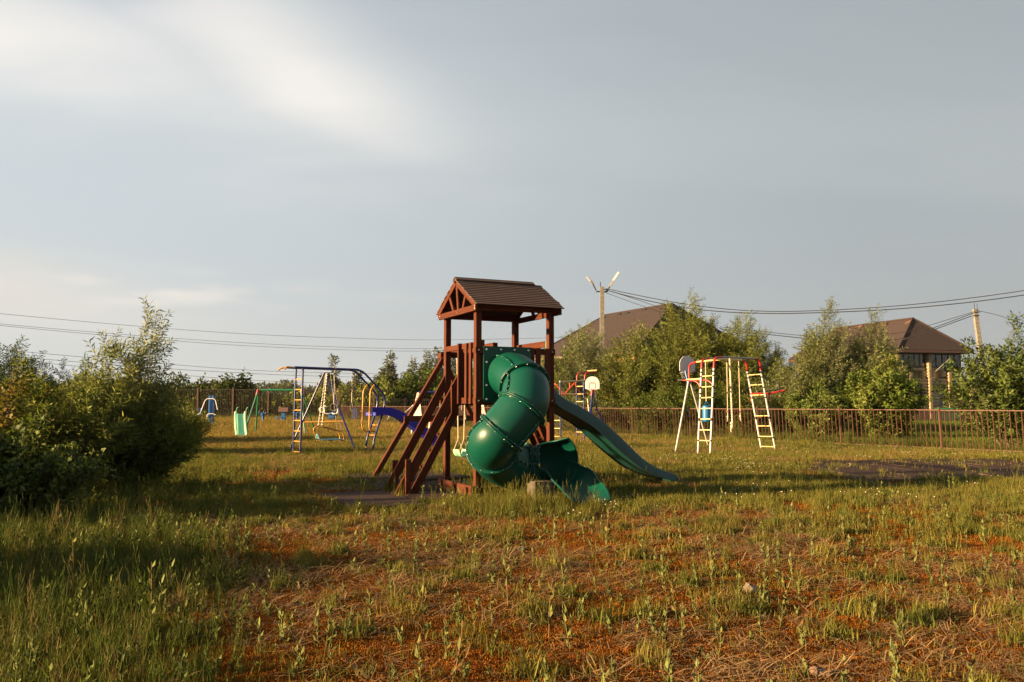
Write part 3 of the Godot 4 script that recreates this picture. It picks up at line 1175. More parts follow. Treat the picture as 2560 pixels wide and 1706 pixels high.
# ---------------------------------------------------------------- blue sports frame with swing and slide
func make_swing_frame() -> void:
	var base := W(-5.67, 0, 21.4)
	var turn := atan2(0.743, 0.669)
	var t := thing("jungle_gym", "blue tube sports frame with yellow rungs, bent double beam and blue slide", "sports frame", base, turn)
	var F := 0.33
	for o in [0.0, F]:
		pipe("ladder_rail", [T(0.05, -0.05, o), T(0.085, 2.35, o)], 0.028, M.blue, t)
		pipe("beam", bent([T(-0.18, 2.37, o), T(2.03, 2.37, o), T(2.88, 1.66, o), T(2.89, 1.32, o), T(2.50, 0.36, o), T(2.47, -0.05, o)], 0.22), 0.030, M.blue, t)
		pipe("dip_bar", bent([T(2.52, 1.97, o), T(2.36, 1.80, o), T(2.33, 0.72, o), T(2.40, 0.62, o), T(2.60, 0.58, o)], 0.12), 0.022, M.yellow, t)
	for i in 8:
		pipe("rung", [T(0.052 + i * 0.004, 0.12 + i * 0.277, 0.0), T(0.052 + i * 0.004, 0.12 + i * 0.277, F)], 0.017, M.yellow, t, 6)
	for q in [[2.455, 0.14], [2.58, 0.49], [2.69, 0.78]]:
		pipe("rung", [T(q[0], q[1], 0.0), T(q[0], q[1], F)], 0.017, M.yellow, t, 6)
	pipe("rung", [T(2.16, 2.28, 0.0), T(2.16, 2.28, F)], 0.02, M.yellow, t, 6)
	pipe("pull_up_bar", bent([T(-0.16, 2.37, 0.12), T(-0.42, 2.37, 0.0), T(-0.50, 2.30, -0.06)], 0.08), 0.022, M.yellow, t)
	pipe("pull_up_bar", bent([T(-0.16, 2.37, 0.16), T(-0.36, 2.36, 0.33), T(-0.42, 2.29, 0.40)], 0.08), 0.022, M.yellow, t)
	# swing stand behind, given in world axes and turned into the frame's own
	var inv := Transform3D(Basis(Vector3.UP, turn), base).affine_inverse()
	var apex := W(-5.53, 2.34, 23.6)
	for x in [-6.56, -4.55]:
		pipe("swing_leg", [inv * W(x, -0.05, 23.6), inv * apex], 0.028, M.blue, t)
	pipe("swing_beam", [inv * apex, inv * W(-4.98, 2.30, 22.3)], 0.026, M.blue_worn, t)
	pipe("swing_beam", [inv * W(-5.30, 2.27, 23.4), inv * W(-4.94, 2.24, 22.25)], 0.02, M.blue_worn, t)
	pipe("stand_crossbar", [inv * W(-6.16, 0.86, 23.6), inv * W(-4.95, 0.89, 23.6)], 0.02, M.yellow, t)
	# slide hooked to the right-hand legs
	var sl := Node3D.new()
	sl.name = "blue_slide"
	t.add_child(sl)
	var line := path([inv * W(-4.02, 1.13, 23.28), inv * W(-3.62, 1.12, 23.40), inv * W(-3.28, 0.98, 23.52), inv * W(-2.72, 0.56, 23.85), inv * W(-2.38, 0.28, 24.05), inv * W(-2.06, 0.06, 24.25)], 6)
	var g := Geo.new()
	var rows := []
	for i in line.size():
		var f: Vector3 = ((line[mini(i + 1, line.size() - 1)] as Vector3) - line[maxi(i - 1, 0)]).normalized()
		var rt := f.cross(Vector3.UP).normalized()
		var up := rt.cross(f).normalized()
		var row := []
		for q in [[-0.2, -0.06], [-0.225, 0.17], [-0.19, 0.17], [-0.175, 0.0], [0.175, 0.0], [0.19, 0.17], [0.225, 0.17], [0.2, -0.06], [-0.2, -0.06]]:
			row.append((line[i] as Vector3) + rt * q[0] + up * q[1])
		rows.append(row)
	for run in [[0, 1, -1], [1, 2, 0], [2, 3, 1], [3, 4, 0], [4, 5, -1], [5, 6, 0], [6, 7, 1], [7, 8, 2]]:
		var sheet := []
		for row in rows:
			sheet.append([row[run[0]], row[run[1]]])
		var rt2: Vector3 = ((line[-1] as Vector3) - line[0]).cross(Vector3.UP).normalized()
		var out: Vector3 = Vector3.UP if run[2] == 0 else (Vector3.DOWN if run[2] == 2 else rt2 * run[2])
		g.grid(sheet, out, false)
	part("slide_trough", g, M.blue_slide, sl)
	var st := Geo.new()
	var p0: Vector3 = line[0]
	st.box(p0 + Vector3(-0.10, -0.08, -0.22), p0 + Vector3(0.03, 0.03, 0.22), 2, 0.01)
	part("slide_platform", st, M.blue_slide, sl)
	# gymnastic rings hang from the beam: things of their own
	for q in [[1.10, 0.0, 1.30, "black gymnastic ring hanging from the middle of the blue beam"], [1.95, F, 1.32, "black gymnastic ring hanging nearer the bend of the blue beam"]]:
		var k := Transform3D(Basis(Vector3.UP, turn), base)
		var at: Vector3 = k * T(q[0], q[2], q[1])
		var top: Vector3 = k * T(q[0], 2.35, q[1])
		var rg := thing("gym_ring", q[3], "gym ring", at, 0.0, "gymnastic rings on the blue frame")
		var gr := Geo.new()
		var pts := []
		for i in 17:
			var a := TAU * i / 16 + PI / 2
			var w := 0.105 if q[0] < 1.5 else 0.045
			pts.append(at + Vector3(cos(a) * w, sin(a) * (0.11 if sin(a) > 0 else 0.095), cos(a) * 0.05))
		gr.tube(pts, 0.014, 6)
		part("ring", gr, M.black, rg, at)
		rope("rope", at + Vector3(0, 0.11, 0), at + Vector3(0, 0.42, 0), 0.012, M.rope, rg, at)
		chain("chain", at + Vector3(0.004, 0.42, 0), top, rg, at)
		pipe("hook", [top + Vector3(-0.035, 0.0, 0), top + Vector3(-0.03, 0.045, 0), top + Vector3(0.03, 0.045, 0), top + Vector3(0.035, 0.0, 0)], 0.012, M.yellow, rg, 6, at)
	# bench swing
	var c := W(-5.18, 0.36, 22.9)
	var s := thing("bench_swing", "yellow framed bench swing with pale blue seat hanging on chains", "swing", c, 0.55)
	for o in [-0.17, 0.17]:
		pipe("arm_frame", bent([Vector3(-0.34, 0.02, o * 1.0), Vector3(-0.44, 0.34, o), Vector3(-0.30, 0.42, o), Vector3(0.30, 0.25, o), Vector3(0.36, 0.08, o), Vector3(0.34, 0.0, o)], 0.12), 0.018, M.yellow, s)
	for x in [-0.34, 0.34, 0.0]:
		pipe("cross_tube", [Vector3(x, 0.0, -0.2), Vector3(x, 0.0, 0.2)], 0.015, M.yellow, s, 6)
	var gs := Geo.new()
	for i in 3:
		gs.box(Vector3(-0.28, 0.012, -0.17 + i * 0.115), Vector3(0.36, 0.04, -0.06 + i * 0.115), 0, 0.008)
	part("seat", gs, M.teal_seat, s)
	var gb := Geo.new()
	gb.bar(Vector3(-0.36, 0.12, -0.16), Vector3(-0.36, 0.12, 0.16), 0.02, 0.14)
	part("backrest", gb, M.teal_seat, s)
	for q in [[-0.30, -0.17, -5.42, 23.3], [-0.30, 0.17, -5.30, 22.9], [0.27, -0.17, -5.22, 23.0], [0.27, 0.17, -5.02, 22.45]]:
		chain("chain", Vector3(q[0], 0.4 if q[0] < 0 else 0.26, q[1]), s.transform.affine_inverse() * W(q[2], 2.28, q[3]), s)

# ---------------------------------------------------------------- white and red climbing frame on the right
func make_right_frame() -> void:
	var b := W(6.4, 0, 23.2)
	var t := thing("jungle_gym", "white and red climbing frame with two cream runged ladders by brown fence", "climbing frame", b)
	var near := [W(5.41, -0.03, 22.0), W(5.585, 2.38, 22.12), W(5.62, 2.68, 22.18), W(5.9, 2.71, 22.43), W(7.16, 2.73, 23.62), W(7.38, 2.71, 23.8), W(7.42, 2.40, 23.85), W(7.855, -0.03, 24.0)]
	var far := [W(5.13, -0.03, 22.25), W(5.305, 2.36, 22.38), W(5.34, 2.64, 22.43), W(5.6, 2.68, 22.67), W(6.86, 2.70, 23.88), W(7.05, 2.68, 24.05), W(7.09, 2.38, 24.1), W(7.52, -0.03, 24.25)]
	for k in 2:
		var a: Array = [near, far][k]
		pipe("rail", [a[0], a[1]], 0.028, M.white_paint, t, 8, b)
		pipe("rail", [a[7], a[6]], 0.028, M.white_paint, t, 8, b)
		pipe("corner_bend", bent([a[1], a[2], a[3]], 0.2), 0.030, M.red, t, 8, b)
		pipe("corner_bend", bent([a[6], a[5], a[4]], 0.2), 0.030, M.red, t, 8, b)
		pipe("top_bar", [a[3], a[4]], 0.028, M.grey if k == 0 else M.cream, t, 8, b)
		var cl := Geo.new()
		for s in 2:
			var p0: Vector3 = a[0] if s == 0 else a[7]
			var p1: Vector3 = a[1] if s == 0 else a[6]
			for h in [0.42, 0.98, 1.02, 1.6, 1.9, 2.2, 2.32]:
				cl.lathe([Vector2(0.0, -0.02), Vector2(0.036, -0.02), Vector2(0.036, 0.02), Vector2(0.0, 0.02)], p0.lerp(p1, h / 2.4), 8)
		part("clamps", cl, M.black, t, b).set_meta("kind", "stuff")
	for h in [0.42, 0.71, 1.01, 1.30, 1.60, 1.90, 2.20]:
		pipe("rung", [(far[0] as Vector3).lerp(far[1], h / 2.4), (near[0] as Vector3).lerp(near[1], h / 2.4)], 0.018, M.cream, t, 6, b)
	for h in [0.15, 0.45, 0.76, 1.06, 1.68, 1.98, 2.28]:
		pipe("rung", [(far[7] as Vector3).lerp(far[6], h / 2.4), (near[7] as Vector3).lerp(near[6], h / 2.4)], 0.018, M.cream, t, 6, b)
	# third support with the connecting bar
	pipe("stand_leg", [W(4.72, -0.03, 23.3), W(5.43, 2.12, 24.6)], 0.028, M.white_paint, t, 8, b)
	pipe("stand_leg", [W(6.36, -0.03, 26.0), W(5.47, 2.12, 24.62)], 0.028, M.white_paint, t, 8, b)
	pipe("stand_post", bent([W(5.45, 2.05, 24.6), W(5.45, 2.62, 24.6), W(5.62, 2.67, 24.3)], 0.22), 0.03, M.red, t, 8, b)
	pipe("top_bar", [W(5.62, 2.67, 24.3), W(6.12, 2.69, 23.17)], 0.028, M.cream, t, 8, b)
	pipe("hoop_bracket", [W(5.42, 2.0, 24.62), W(5.36, 2.42, 24.72)], 0.03, M.gym_blue, t, 8, b)
	# parallel bars on the left ladder
	for q in [[5.55, 22.1], [5.24, 22.36]]:
		pipe("parallel_bar", bent([W(q[0], 1.62, q[1]), W(q[0] + 0.01, 1.93, q[1]), W(q[0] - 0.10, 2.05, q[1] + 0.13), W(q[0] - 0.42, 2.07, q[1] + 0.52)], 0.12), 0.022, M.red, t, 8, b)
		pipe("grip", [W(q[0] - 0.36, 2.07, q[1] + 0.45), W(q[0] - 0.48, 2.075, q[1] + 0.60)], 0.027, M.black, t, 8, b)
		for y in [1.68, 1.84]:
			pipe("bracket", [W(q[0] - 0.02, y, q[1] + 0.05), W(q[0] + 0.02, y, q[1] - 0.05)], 0.03, M.black, t, 6, b)
	pipe("grip", [W(4.95, 2.08, 22.75), W(5.36, 2.10, 22.40)], 0.024, M.cream, t, 8, b)
	# press bar on the right ladder
	pipe("press_bar", [W(7.16, 1.70, 24.15), W(7.72, 1.71, 23.95), W(8.14, 1.80, 23.9)], 0.024, M.red, t, 8, b)
	pipe("press_bar", [W(7.45, 1.76, 24.25), W(8.0, 1.83, 24.05)], 0.022, M.black, t, 8, b)
	pipe("grip", [W(8.0, 1.79, 23.92), W(7.98, 2.05, 23.92)], 0.024, M.black, t, 8, b)
	pipe("bracket", [W(7.66, 1.50, 23.95), W(7.70, 1.74, 23.95)], 0.024, M.red, t, 8, b)
	pipe("bracket", [W(7.22, 1.48, 24.2), W(7.24, 1.70, 24.18)], 0.024, M.red, t, 8, b)
	# basketball board seen from behind, on the stand: held by it
	basket("basketball_hoop", "grey basketball board seen from behind above the white leaning stand", W(5.45, 2.35, 24.85), 0.35, -1.0, M.net, M.grey)
	# things hung from the bars
	var pb := W(5.79, 0.86, 23.9)
	var bag := thing("punching_bag", "blue cylindrical punching bag hanging on a rope inside the climbing frame", "punching bag", pb)
	var g := Geo.new()
	g.lathe([Vector2(0.001, 0.0), Vector2(0.09, 0.0), Vector2(0.118, 0.03), Vector2(0.122, 0.1), Vector2(0.122, 0.42), Vector2(0.116, 0.47), Vector2(0.09, 0.49), Vector2(0.001, 0.49)], Vector3.ZERO, 18)
	part("bag", g, M.bag, bag)
	var seam := Geo.new()
	for i in 10:
		var a := TAU * i / 10
		seam.tube([Vector3(cos(a) * 0.118, 0.012, sin(a) * 0.118), Vector3(cos(a) * 0.124, 0.06, sin(a) * 0.124)], 0.006, 4)
	part("stitching", seam, M.bag, bag)
	for a in [0.5, 2.6, 4.7]:
		pipe("strap", [Vector3(cos(a) * 0.11, 0.48, sin(a) * 0.11), Vector3(0, 0.62, 0)], 0.007, M.gym_blue, bag, 4)
	rope("rope", Vector3(0, 0.6, 0), Vector3(0, 1.82, 0), 0.012, M.rope, bag)
	var rp := W(6.22, 0.66, 22.74)
	var cr := thing("climbing_rope", "thick pale climbing rope with a knotted end between the two ladders", "climbing rope", rp)
	rope("rope", Vector3(0.02, 0.05, 0), Vector3(-0.02, 2.05, 0), 0.024, M.rope, cr)
	var kn := Geo.new()
	var kp := []
	for i in 15:
		var a := i * 0.9
		kp.append(Vector3(cos(a) * 0.03, 0.06 + i * 0.012, sin(a) * 0.03))
	kn.tube(kp, 0.022, 6)
	kn.tube([Vector3(0, 0.1, 0), Vector3(-0.03, 0.02, 0.01), Vector3(-0.02, -0.06, 0.0)], 0.022, 6, 0.012)
	part("knot", kn, M.rope, cr)
	var tp := W(6.52, 1.17, 23.58)
	var tz := thing("trapeze", "red trapeze bar on two thin ropes behind the thick climbing rope", "trapeze", tp)
	pipe("bar", [Vector3(-0.27, 0.01, 0.22), Vector3(0.27, -0.01, -0.22)], 0.017, M.red, tz)
	for s in [-1.0, 1.0]:
		rope("rope", Vector3(0.24 * s, -0.25, -0.2 * s), Vector3(0.23 * s, 1.5, -0.2 * s), 0.011, M.rope, tz)
		var kk := Geo.new()
		kk.ball(Vector3(0.24 * s, -0.14, -0.2 * s), 0.03, 5)
		kk.tube([Vector3(0.24 * s, -0.15, -0.2 * s), Vector3(0.26 * s, -0.3, -0.2 * s)], 0.018, 5, 0.006)
		part("knot", kk, M.rope, tz)

# board with domed top; the hoop stands out on side «face»
func basket(called: String, label: String, at: Vector3, turn: float, face: float, net: Material, rim: Material, printed := false) -> void:
	var t := thing(called, label, "basketball hoop", at, turn)
	var pts := []
	for i in 13:
		var a := PI * i / 12
		pts.append(Vector2(cos(a) * 0.275, 0.28 + sin(a) * 0.26))
	pts.append(Vector2(-0.275, 0.07))
	pts.append(Vector2(-0.20, 0.055))
	pts.append(Vector2(-0.07, -0.02))
	pts.append(Vector2(0.07, -0.02))
	pts.append(Vector2(0.20, 0.055))
	pts.append(Vector2(0.275, 0.07))
	var g := Geo.new()
	g.prism(pts, Vector3(0, 0, -0.012), Vector3(0, 0, 0.012), Vector3.UP)
	part("backboard", g, M.board, t)
	var h := Geo.new()
	var ring := []
	for i in 21:
		var a := TAU * i / 20
		ring.append(Vector3(0.06 + cos(a) * 0.17, 0.03, face * 0.2 + sin(a) * 0.17))
	h.tube(ring, 0.010, 6)
	h.tube([Vector3(-0.04, 0.03, face * 0.012), Vector3(0.0, 0.03, face * 0.06)], 0.012, 5)
	h.tube([Vector3(0.1, 0.03, face * 0.012), Vector3(0.1, 0.03, face * 0.05)], 0.012, 5)
	part("hoop", h, rim, t)
	var nt := Geo.new()
	for i in 10:
		for s in [-1.0, 1.0]:
			var l := []
			for k in 5:
				var a: float = TAU * i / 10 + s * k * 0.16
				var r := 0.17 - k * 0.018
				l.append(Vector3(0.06 + cos(a) * r, 0.03 - k * (0.05 if not printed else 0.0001), face * 0.2 + sin(a) * r))
			if not printed:
				nt.tube(l, 0.004, 3, -1.0, false)
	if not printed:
		part("net", nt, net, t)
		return
	var rd := Geo.new()
	rd.box(Vector3(-0.125, 0.07, 0.0125), Vector3(-0.105, 0.27, 0.0155), 1, 0.0005)
	rd.box(Vector3(0.105, 0.07, 0.0125), Vector3(0.125, 0.27, 0.0155), 1, 0.0005)
	rd.box(Vector3(-0.1045, 0.252, 0.0125), Vector3(0.1045, 0.27, 0.0155), 0, 0.0005)
	part("target_square", rd, M.red, t)
	# a line of small red capitals, too small to read: strokes of their height and spacing
	var tx := Geo.new()
	for i in 10:
		var x := -0.106 + i * 0.0225
		tx.box(Vector3(x, 0.302, 0.0125), Vector3(x + 0.005, 0.328, 0.0155), 1, 0.0004)
		if i % 3 != 1:
			tx.box(Vector3(x + 0.0115, 0.302, 0.0125), Vector3(x + 0.016, 0.328, 0.0155), 1, 0.0004)
		var yy := [0.323, 0.312, 0.302, 0.318][i % 4] as float
		tx.box(Vector3(x + 0.0055, yy, 0.0125), Vector3(x + 0.011, yy + 0.005, 0.0155), 0, 0.0004)
	part("lettering", tx, M.red, t)

# ---------------------------------------------------------------- blue and red frame behind the wave slide
func make_middle_frame() -> void:
	var b := W(2.3, 0, 32.0)
	var t := thing("jungle_gym", "small blue and red climbing frame with cream rungs behind the wave slide", "climbing frame", b)
	for q in [[1.60, 31.5, 1.80], [1.87, 31.0, 2.24], [2.66, 33.0, 2.30], [2.90, 32.4, 2.32], [1.66, 33.2, 1.8]]:
		pipe("post", [W(q[0], -0.03, q[1]), W(q[0], q[2], q[1])], 0.032, M.blue, t, 8, b)
		var cl := Geo.new()
		cl.lathe([Vector2(0.0, -0.03), Vector2(0.045, -0.03), Vector2(0.045, 0.05), Vector2(0.0, 0.06)], W(q[0], q[2], q[1]), 8)
		part("post_cap", cl, M.grey, t, b)
	for i in 6:
		var y := 0.14 + i * 0.31
		pipe("rung", [W(1.60, y - 0.01, 31.5), W(1.87, y, 31.0)], 0.02, M.cream, t, 6, b)
	for i in 7:
		var y := 0.25 + i * 0.31
		pipe("rung", [W(2.66, y, 33.0), W(2.90, y, 32.4)], 0.02, M.cream, t, 6, b)
	pipe("top_bar", [W(1.87, 2.24, 31.0), W(2.95, 2.33, 32.2)], 0.034, M.cream, t, 8, b)
	pipe("side_bar", [W(1.66, 1.76, 31.4), W(2.66, 1.80, 33.0)], 0.032, M.cream, t, 8, b)
	pipe("zigzag_bar", bent([W(1.55, 2.19, 31.8), W(1.70, 2.19, 31.5), W(1.98, 1.86, 31.5), W(1.98, 1.74, 31.6), W(2.05, 1.74, 31.7), W(2.50, 2.22, 32.1)], 0.08), 0.024, M.orange_red, t, 8, b)
	pipe("zigzag_bar", bent([W(2.53, 2.26, 31.9), W(2.56, 2.05, 32.0), W(2.84, 1.80, 32.6), W(3.0, 1.80, 32.6)], 0.08), 0.024, M.orange_red, t, 8, b)
	pipe("zigzag_bar", [W(2.27, 2.22, 31.5), W(2.28, 2.0, 31.5)], 0.024, M.orange_red, t, 8, b)
	for q in [[2.64, 32.6], [2.94, 32.4]]:
		pipe("top_arch", bent([W(q[0], 2.30, q[1]), W(q[0] + 0.02, 2.66, q[1]), W(q[0] + 0.5, 2.68, q[1] + 0.3)], 0.2), 0.026, M.red, t, 8, b)
	pipe("top_arch_bar", [W(3.05, 2.72, 32.3), W(3.42, 2.74, 32.2)], 0.034, M.cream, t, 8, b)
	pipe("lean_pole", [W(2.98, 1.6, 31.6), W(3.05, 0.5, 31.3)], 0.024, M.cream, t, 8, b)
	# sagging net ropes low between the posts
	for q in [[1.87, 31.0, 0.75, 2.62, 33.0, 0.6], [1.60, 31.5, 0.85, 1.87, 31.0, 0.65], [2.3, 32.0, 0.55, 2.62, 33.0, 0.45]]:
		var pts := []
		for i in 9:
			var k := i / 8.0
			pts.append(W(lerpf(q[0], q[3], k), lerpf(q[2], q[5], k) - 0.22 * sin(PI * k), lerpf(q[1], q[4], k)))
		pipe("net_rope", pts, 0.013, M.black, t, 5, b)
	var s := W(3.06, 0, 30.3)
	var st := thing("hoop_stand", "blue splayed tube legs carrying the white basketball board", "stand", s)
	pipe("leg", bent([W(2.64, -0.03, 29.8), W(3.00, 1.4, 30.25), W(3.03, 1.95, 30.4)], 0.3), 0.028, M.blue, st, 8, s)
	pipe("leg", bent([W(3.75, -0.03, 30.3), W(3.12, 1.4, 30.3), W(3.09, 1.95, 30.4)], 0.3), 0.028, M.blue, st, 8, s)
	pipe("leg", [W(3.06, -0.03, 31.6), W(3.06, 1.9, 30.45)], 0.026, M.blue, st, 8, s)
	pipe("collar", [W(3.02, 1.70, 30.36), W(3.05, 1.93, 30.4)], 0.05, M.red, st, 8, s)
	basket("basketball_hoop", "white basketball board with red square and lettering on blue legs", W(3.06, 1.90, 30.5), -0.25, 1.0, M.net, M.orange_red, true)

# ---------------------------------------------------------------- things far across the meadow
func make_far_toys() -> void:
	# green swing
	var b := W(-10.7, 0, 37.0)
	var t := thing("swing_stand", "empty green tube swing stand with red corner joints behind blue frame", "swing stand", b)
	pipe("beam", [W(-11.7, 2.03, 37.0), W(-9.75, 2.03, 37.0)], 0.045, M.green_metal, t, 8, b)
	for x in [-11.72, -9.73]:
		var o := -0.36 if x < -10.7 else 0.42
		pipe("leg", [W(x + o, -0.03, 36.2), W(x, 2.0, 36.97)], 0.038, M.green_metal, t, 8, b)
		pipe("leg", [W(x + o * 1.1, -0.03, 38.0), W(x, 2.0, 37.03)], 0.038, M.green_metal, t, 8, b)
		pipe("joint", [W(x + o * 0.12, 1.78, 36.92), W(x, 2.05, 37.0)], 0.06, M.red, t, 8, b)
		pipe("leg_brace", [W(x + o * 0.62, 0.80, 36.5), W(x + o * 0.66, 0.80, 37.6)], 0.025, M.red, t, 6, b)
	# mint slide
	var c := W(-11.15, 0, 33.8)
	var s := thing("toddler_slide", "small mint green toddler slide facing the camera near the left bush", "slide", c)
	var line := path([W(-11.72, 0.98, 34.7), W(-11.68, 0.92, 34.5), W(-11.5, 0.55, 34.0), W(-11.3, 0.2, 33.55), W(-11.16, 0.05, 33.2)], 6)
	var bed := []
	var rims := [[], []]
	for i in line.size():
		var p: Vector3 = line[i]
		bed.append([p + Vector3(-0.19, 0.0, 0), p + Vector3(0.0, -0.015, 0), p + Vector3(0.19, 0.0, 0)])
		var hh := 0.05 + 0.05 * sin(i / float(line.size() - 1) * PI)
		rims[0].append(p + Vector3(-0.21, hh, 0))
		rims[1].append(p + Vector3(0.21, hh, 0))
	var g := Geo.new()
	g.grid(bed, Vector3(0, 1, 1), false)
	part("slide_bed", g, M.mint, s, c)
	for k in 2:
		pipe("side_rim", rims[k], 0.045, M.mint_rim, s, 8, c)
		var x := -11.93 if k == 0 else -11.50
		pipe("handle", bent([W(x, 0.98, 34.68), W(x + 0.02, 1.22, 34.75), W(x + 0.1, 1.24, 34.7)], 0.05), 0.025, M.green_metal, s, 6, c)
		pipe("ladder_rail", [W(x, 1.0, 34.72), W(x - 0.06, -0.02, 35.2)], 0.022, M.green_metal, s, 6, c)
	for i in 3:
		pipe("step", [W(-11.95, 0.25 + i * 0.25, 35.08 - i * 0.11), W(-11.52, 0.25 + i * 0.25, 35.08 - i * 0.11)], 0.02, M.green_metal, s, 6, c)
	# outdoor gym machines
	var m := W(-19.1, 0, 51.0)
	var gm := thing("pull_down_machine", "blue outdoor gym column with white bent pull down bars at meadow edge", "gym machine", m)
	var gc := Geo.new()
	gc.box(m + Vector3(-0.16, 0, -0.1), m + Vector3(-0.05, 1.92, 0.1), 1, 0.01)
	gc.box(m + Vector3(0.05, 0, -0.1), m + Vector3(0.16, 1.92, 0.1), 1, 0.01)
	gc.box(m + Vector3(-0.05, 0, -0.08), m + Vector3(0.05, 1.6, 0.08), 1, 0.01)
	part("column", gc, M.gym_blue, gm, m)
	pipe("pull_bar", bent([m + Vector3(0.48, 1.02, 0.25), m + Vector3(0.30, 1.72, 0.2), m + Vector3(-0.30, 1.72, 0.2), m + Vector3(-0.62, 0.72, 0.3), m + Vector3(-0.95, 0.66, 0.3)], 0.2), 0.028, M.white, gm, 8, m)
	pipe("pull_bar", [m + Vector3(-1.0, 0.62, 0.3), m + Vector3(-1.12, 1.1, 0.3)], 0.025, M.white, gm, 8, m)
	pipe("seat_arm", bent([m + Vector3(-0.2, 0.45, 0.2), m + Vector3(-0.18, 0.75, 0.2), m + Vector3(0.15, 0.78, 0.2), m + Vector3(0.35, 0.7, 0.2)], 0.1), 0.025, M.white, gm, 8, m)
	var gs := Geo.new()
	gs.box(m + Vector3(-0.85, 0.7, -0.1), m + Vector3(-0.78, 1.12, 0.05), 1, 0.01)
	gs.box(m + Vector3(-0.70, 0.7, -0.1), m + Vector3(-0.63, 1.12, 0.05), 1, 0.01)
	part("seat_post", gs, M.gym_blue, gm, m)
	for q in [[660.0, 61.0, "left one of two low black topped trainers by the far fence"], [746.0, 62.0, "right one of two low black topped trainers, beside the blue ladder"]]:
		var p := W((q[0] - 1280.0) / 2000.0 * q[1], 0, q[1])
		var tr := thing("trainer", q[2], "gym machine", p, 0.0, "low trainers by the far fence")
		var a := Geo.new()
		a.lathe([Vector2(0.001, 0), Vector2(0.13, 0.0), Vector2(0.1, 0.1), Vector2(0.09, 0.5), Vector2(0.22, 0.6), Vector2(0.22, 0.66), Vector2(0.001, 0.66)], Vector3.ZERO, 10)
		part("pedestal", a, M.gym_blue, tr)
		for k in 3:
			var an := TAU * k / 3.0 + 0.4
			var gg := Geo.new()
			gg.tube(bent([Vector3(cos(an) * 0.18, 0.62, sin(an) * 0.18), Vector3(cos(an) * 0.33, 0.80, sin(an) * 0.3), Vector3(cos(an + 0.8) * 0.2, 1.0, sin(an + 0.8) * 0.2)], 0.1), 0.05, 6)
			part("grip", gg, M.black, tr)
		pipe("plate", [Vector3(-0.42, 0.68, 0), Vector3(0.42, 0.68, 0)], 0.05, M.gym_blue, tr, 8)
	var hp := W(-17.2, 0, 60.5)
	var ht := thing("info_table", "blue post with brown tilted box top and a low step beside it", "table", hp)
	var g1 := Geo.new()
	g1.box(Vector3(-0.13, 0, -0.12), Vector3(0.13, 0.8, 0.12), 1, 0.01)
	part("post", g1, M.gym_blue, ht)
	var g2 := Geo.new()
	g2.prism([Vector2(-0.25, 0), Vector2(0.3, 0), Vector2(0.1, 0.32), Vector2(-0.25, 0.32)], Vector3(-0.36, 0.8, 0), Vector3(0.36, 0.8, 0), Vector3.UP)
	part("box_top", g2, M.eave, ht)
	var g3 := Geo.new()
	g3.box(Vector3(-0.62, 0.34, -0.2), Vector3(-0.14, 0.40, 0.2), 0, 0.01)
	g3.box(Vector3(-0.5, 0.0, -0.06), Vector3(-0.36, 0.338, 0.06), 1, 0.01)
	part("step", g3, M.gym_blue, ht)
	var tpp := W(-12.3, 0, 63.0)
	var tt := thing("chess_table", "blue square post with flat dark disc top before the low fence", "table", tpp)
	var g4 := Geo.new()
	g4.box(Vector3(-0.2, 0, -0.2), Vector3(0.2, 1.08, 0.2), 1, 0.01)
	part("post", g4, M.gym_blue, tt)
	var g5 := Geo.new()
	g5.lathe([Vector2(0.001, 1.08), Vector2(0.25, 1.085), Vector2(0.5, 1.2), Vector2(0.52, 1.23), Vector2(0.001, 1.24)], Vector3.ZERO, 16)
	part("table_top", g5, M.black, tt)
	var up := W(-13.9, 0, 62.0)
	var ub := thing("twist_trainer", "short blue post with white bent handles behind the bench swing", "gym machine", up)
	var g6 := Geo.new()
	g6.box(Vector3(-0.2, 0, -0.2), Vector3(0.2, 0.78, 0.2), 1, 0.01)
	part("post", g6, M.gym_blue, ub)
	for sgn in [-1.0, 1.0]:
		pipe("handle", bent([Vector3(0.05 * sgn, 0.7, 0.2), Vector3(0.15 * sgn, 0.62, 0.3), Vector3(0.5 * sgn, 0.66, 0.35), Vector3(0.52 * sgn, 1.2, 0.35), Vector3(0.4 * sgn, 1.22, 0.35)], 0.12), 0.045, M.white, ub, 8)
	pipe("handle", bent([Vector3(-0.7, 0.75, 0.4), Vector3(-0.9, 0.9, 0.4), Vector3(-0.85, 1.1, 0.4), Vector3(-0.6, 1.12, 0.4)], 0.1), 0.04, M.white, ub, 8)
	# swing set with pink climbing ends behind the tower
	var pk := W(-4.0, 0, 48.0)
	var ps := thing("swing_set", "blue beamed swing set with pink dotted climbing panels behind the tower", "swing set", pk)
	pipe("beam", [W(-5.62, 2.1, 48.0), W(-1.9, 2.1, 48.0)], 0.05, M.blue, ps, 8, pk)
	for q in [[-5.62, -0.55, 0.36], [-1.9, -0.35, 0.5]]:
		var w := Geo.new()
		var top := W(q[0], 2.06, 48.0)
		var a := W(q[0] - 0.06, 2.06, 48.05)
		var bb := W(q[0] + 0.05, 2.06, 47.95)
		var l := W(q[0] + q[1], 0.0, 48.4)
		var r := W(q[0] + q[2], 0.0, 47.4)
		var nn := Vector3(0.5, 0, 1)
		w.quad(a, bb, r, l, nn)
		w.quad(a + Vector3(-0.02, 0, -0.05), bb + Vector3(-0.02, 0, -0.05), r + Vector3(-0.02, 0, -0.05), l + Vector3(-0.02, 0, -0.05), -nn)
		w.quad(bb, bb + Vector3(-0.02, 0, -0.05), r + Vector3(-0.02, 0, -0.05), r, Vector3(1, 0, 0))
		w.quad(a, a + Vector3(-0.02, 0, -0.05), l + Vector3(-0.02, 0, -0.05), l, Vector3(-1, 0, 0))
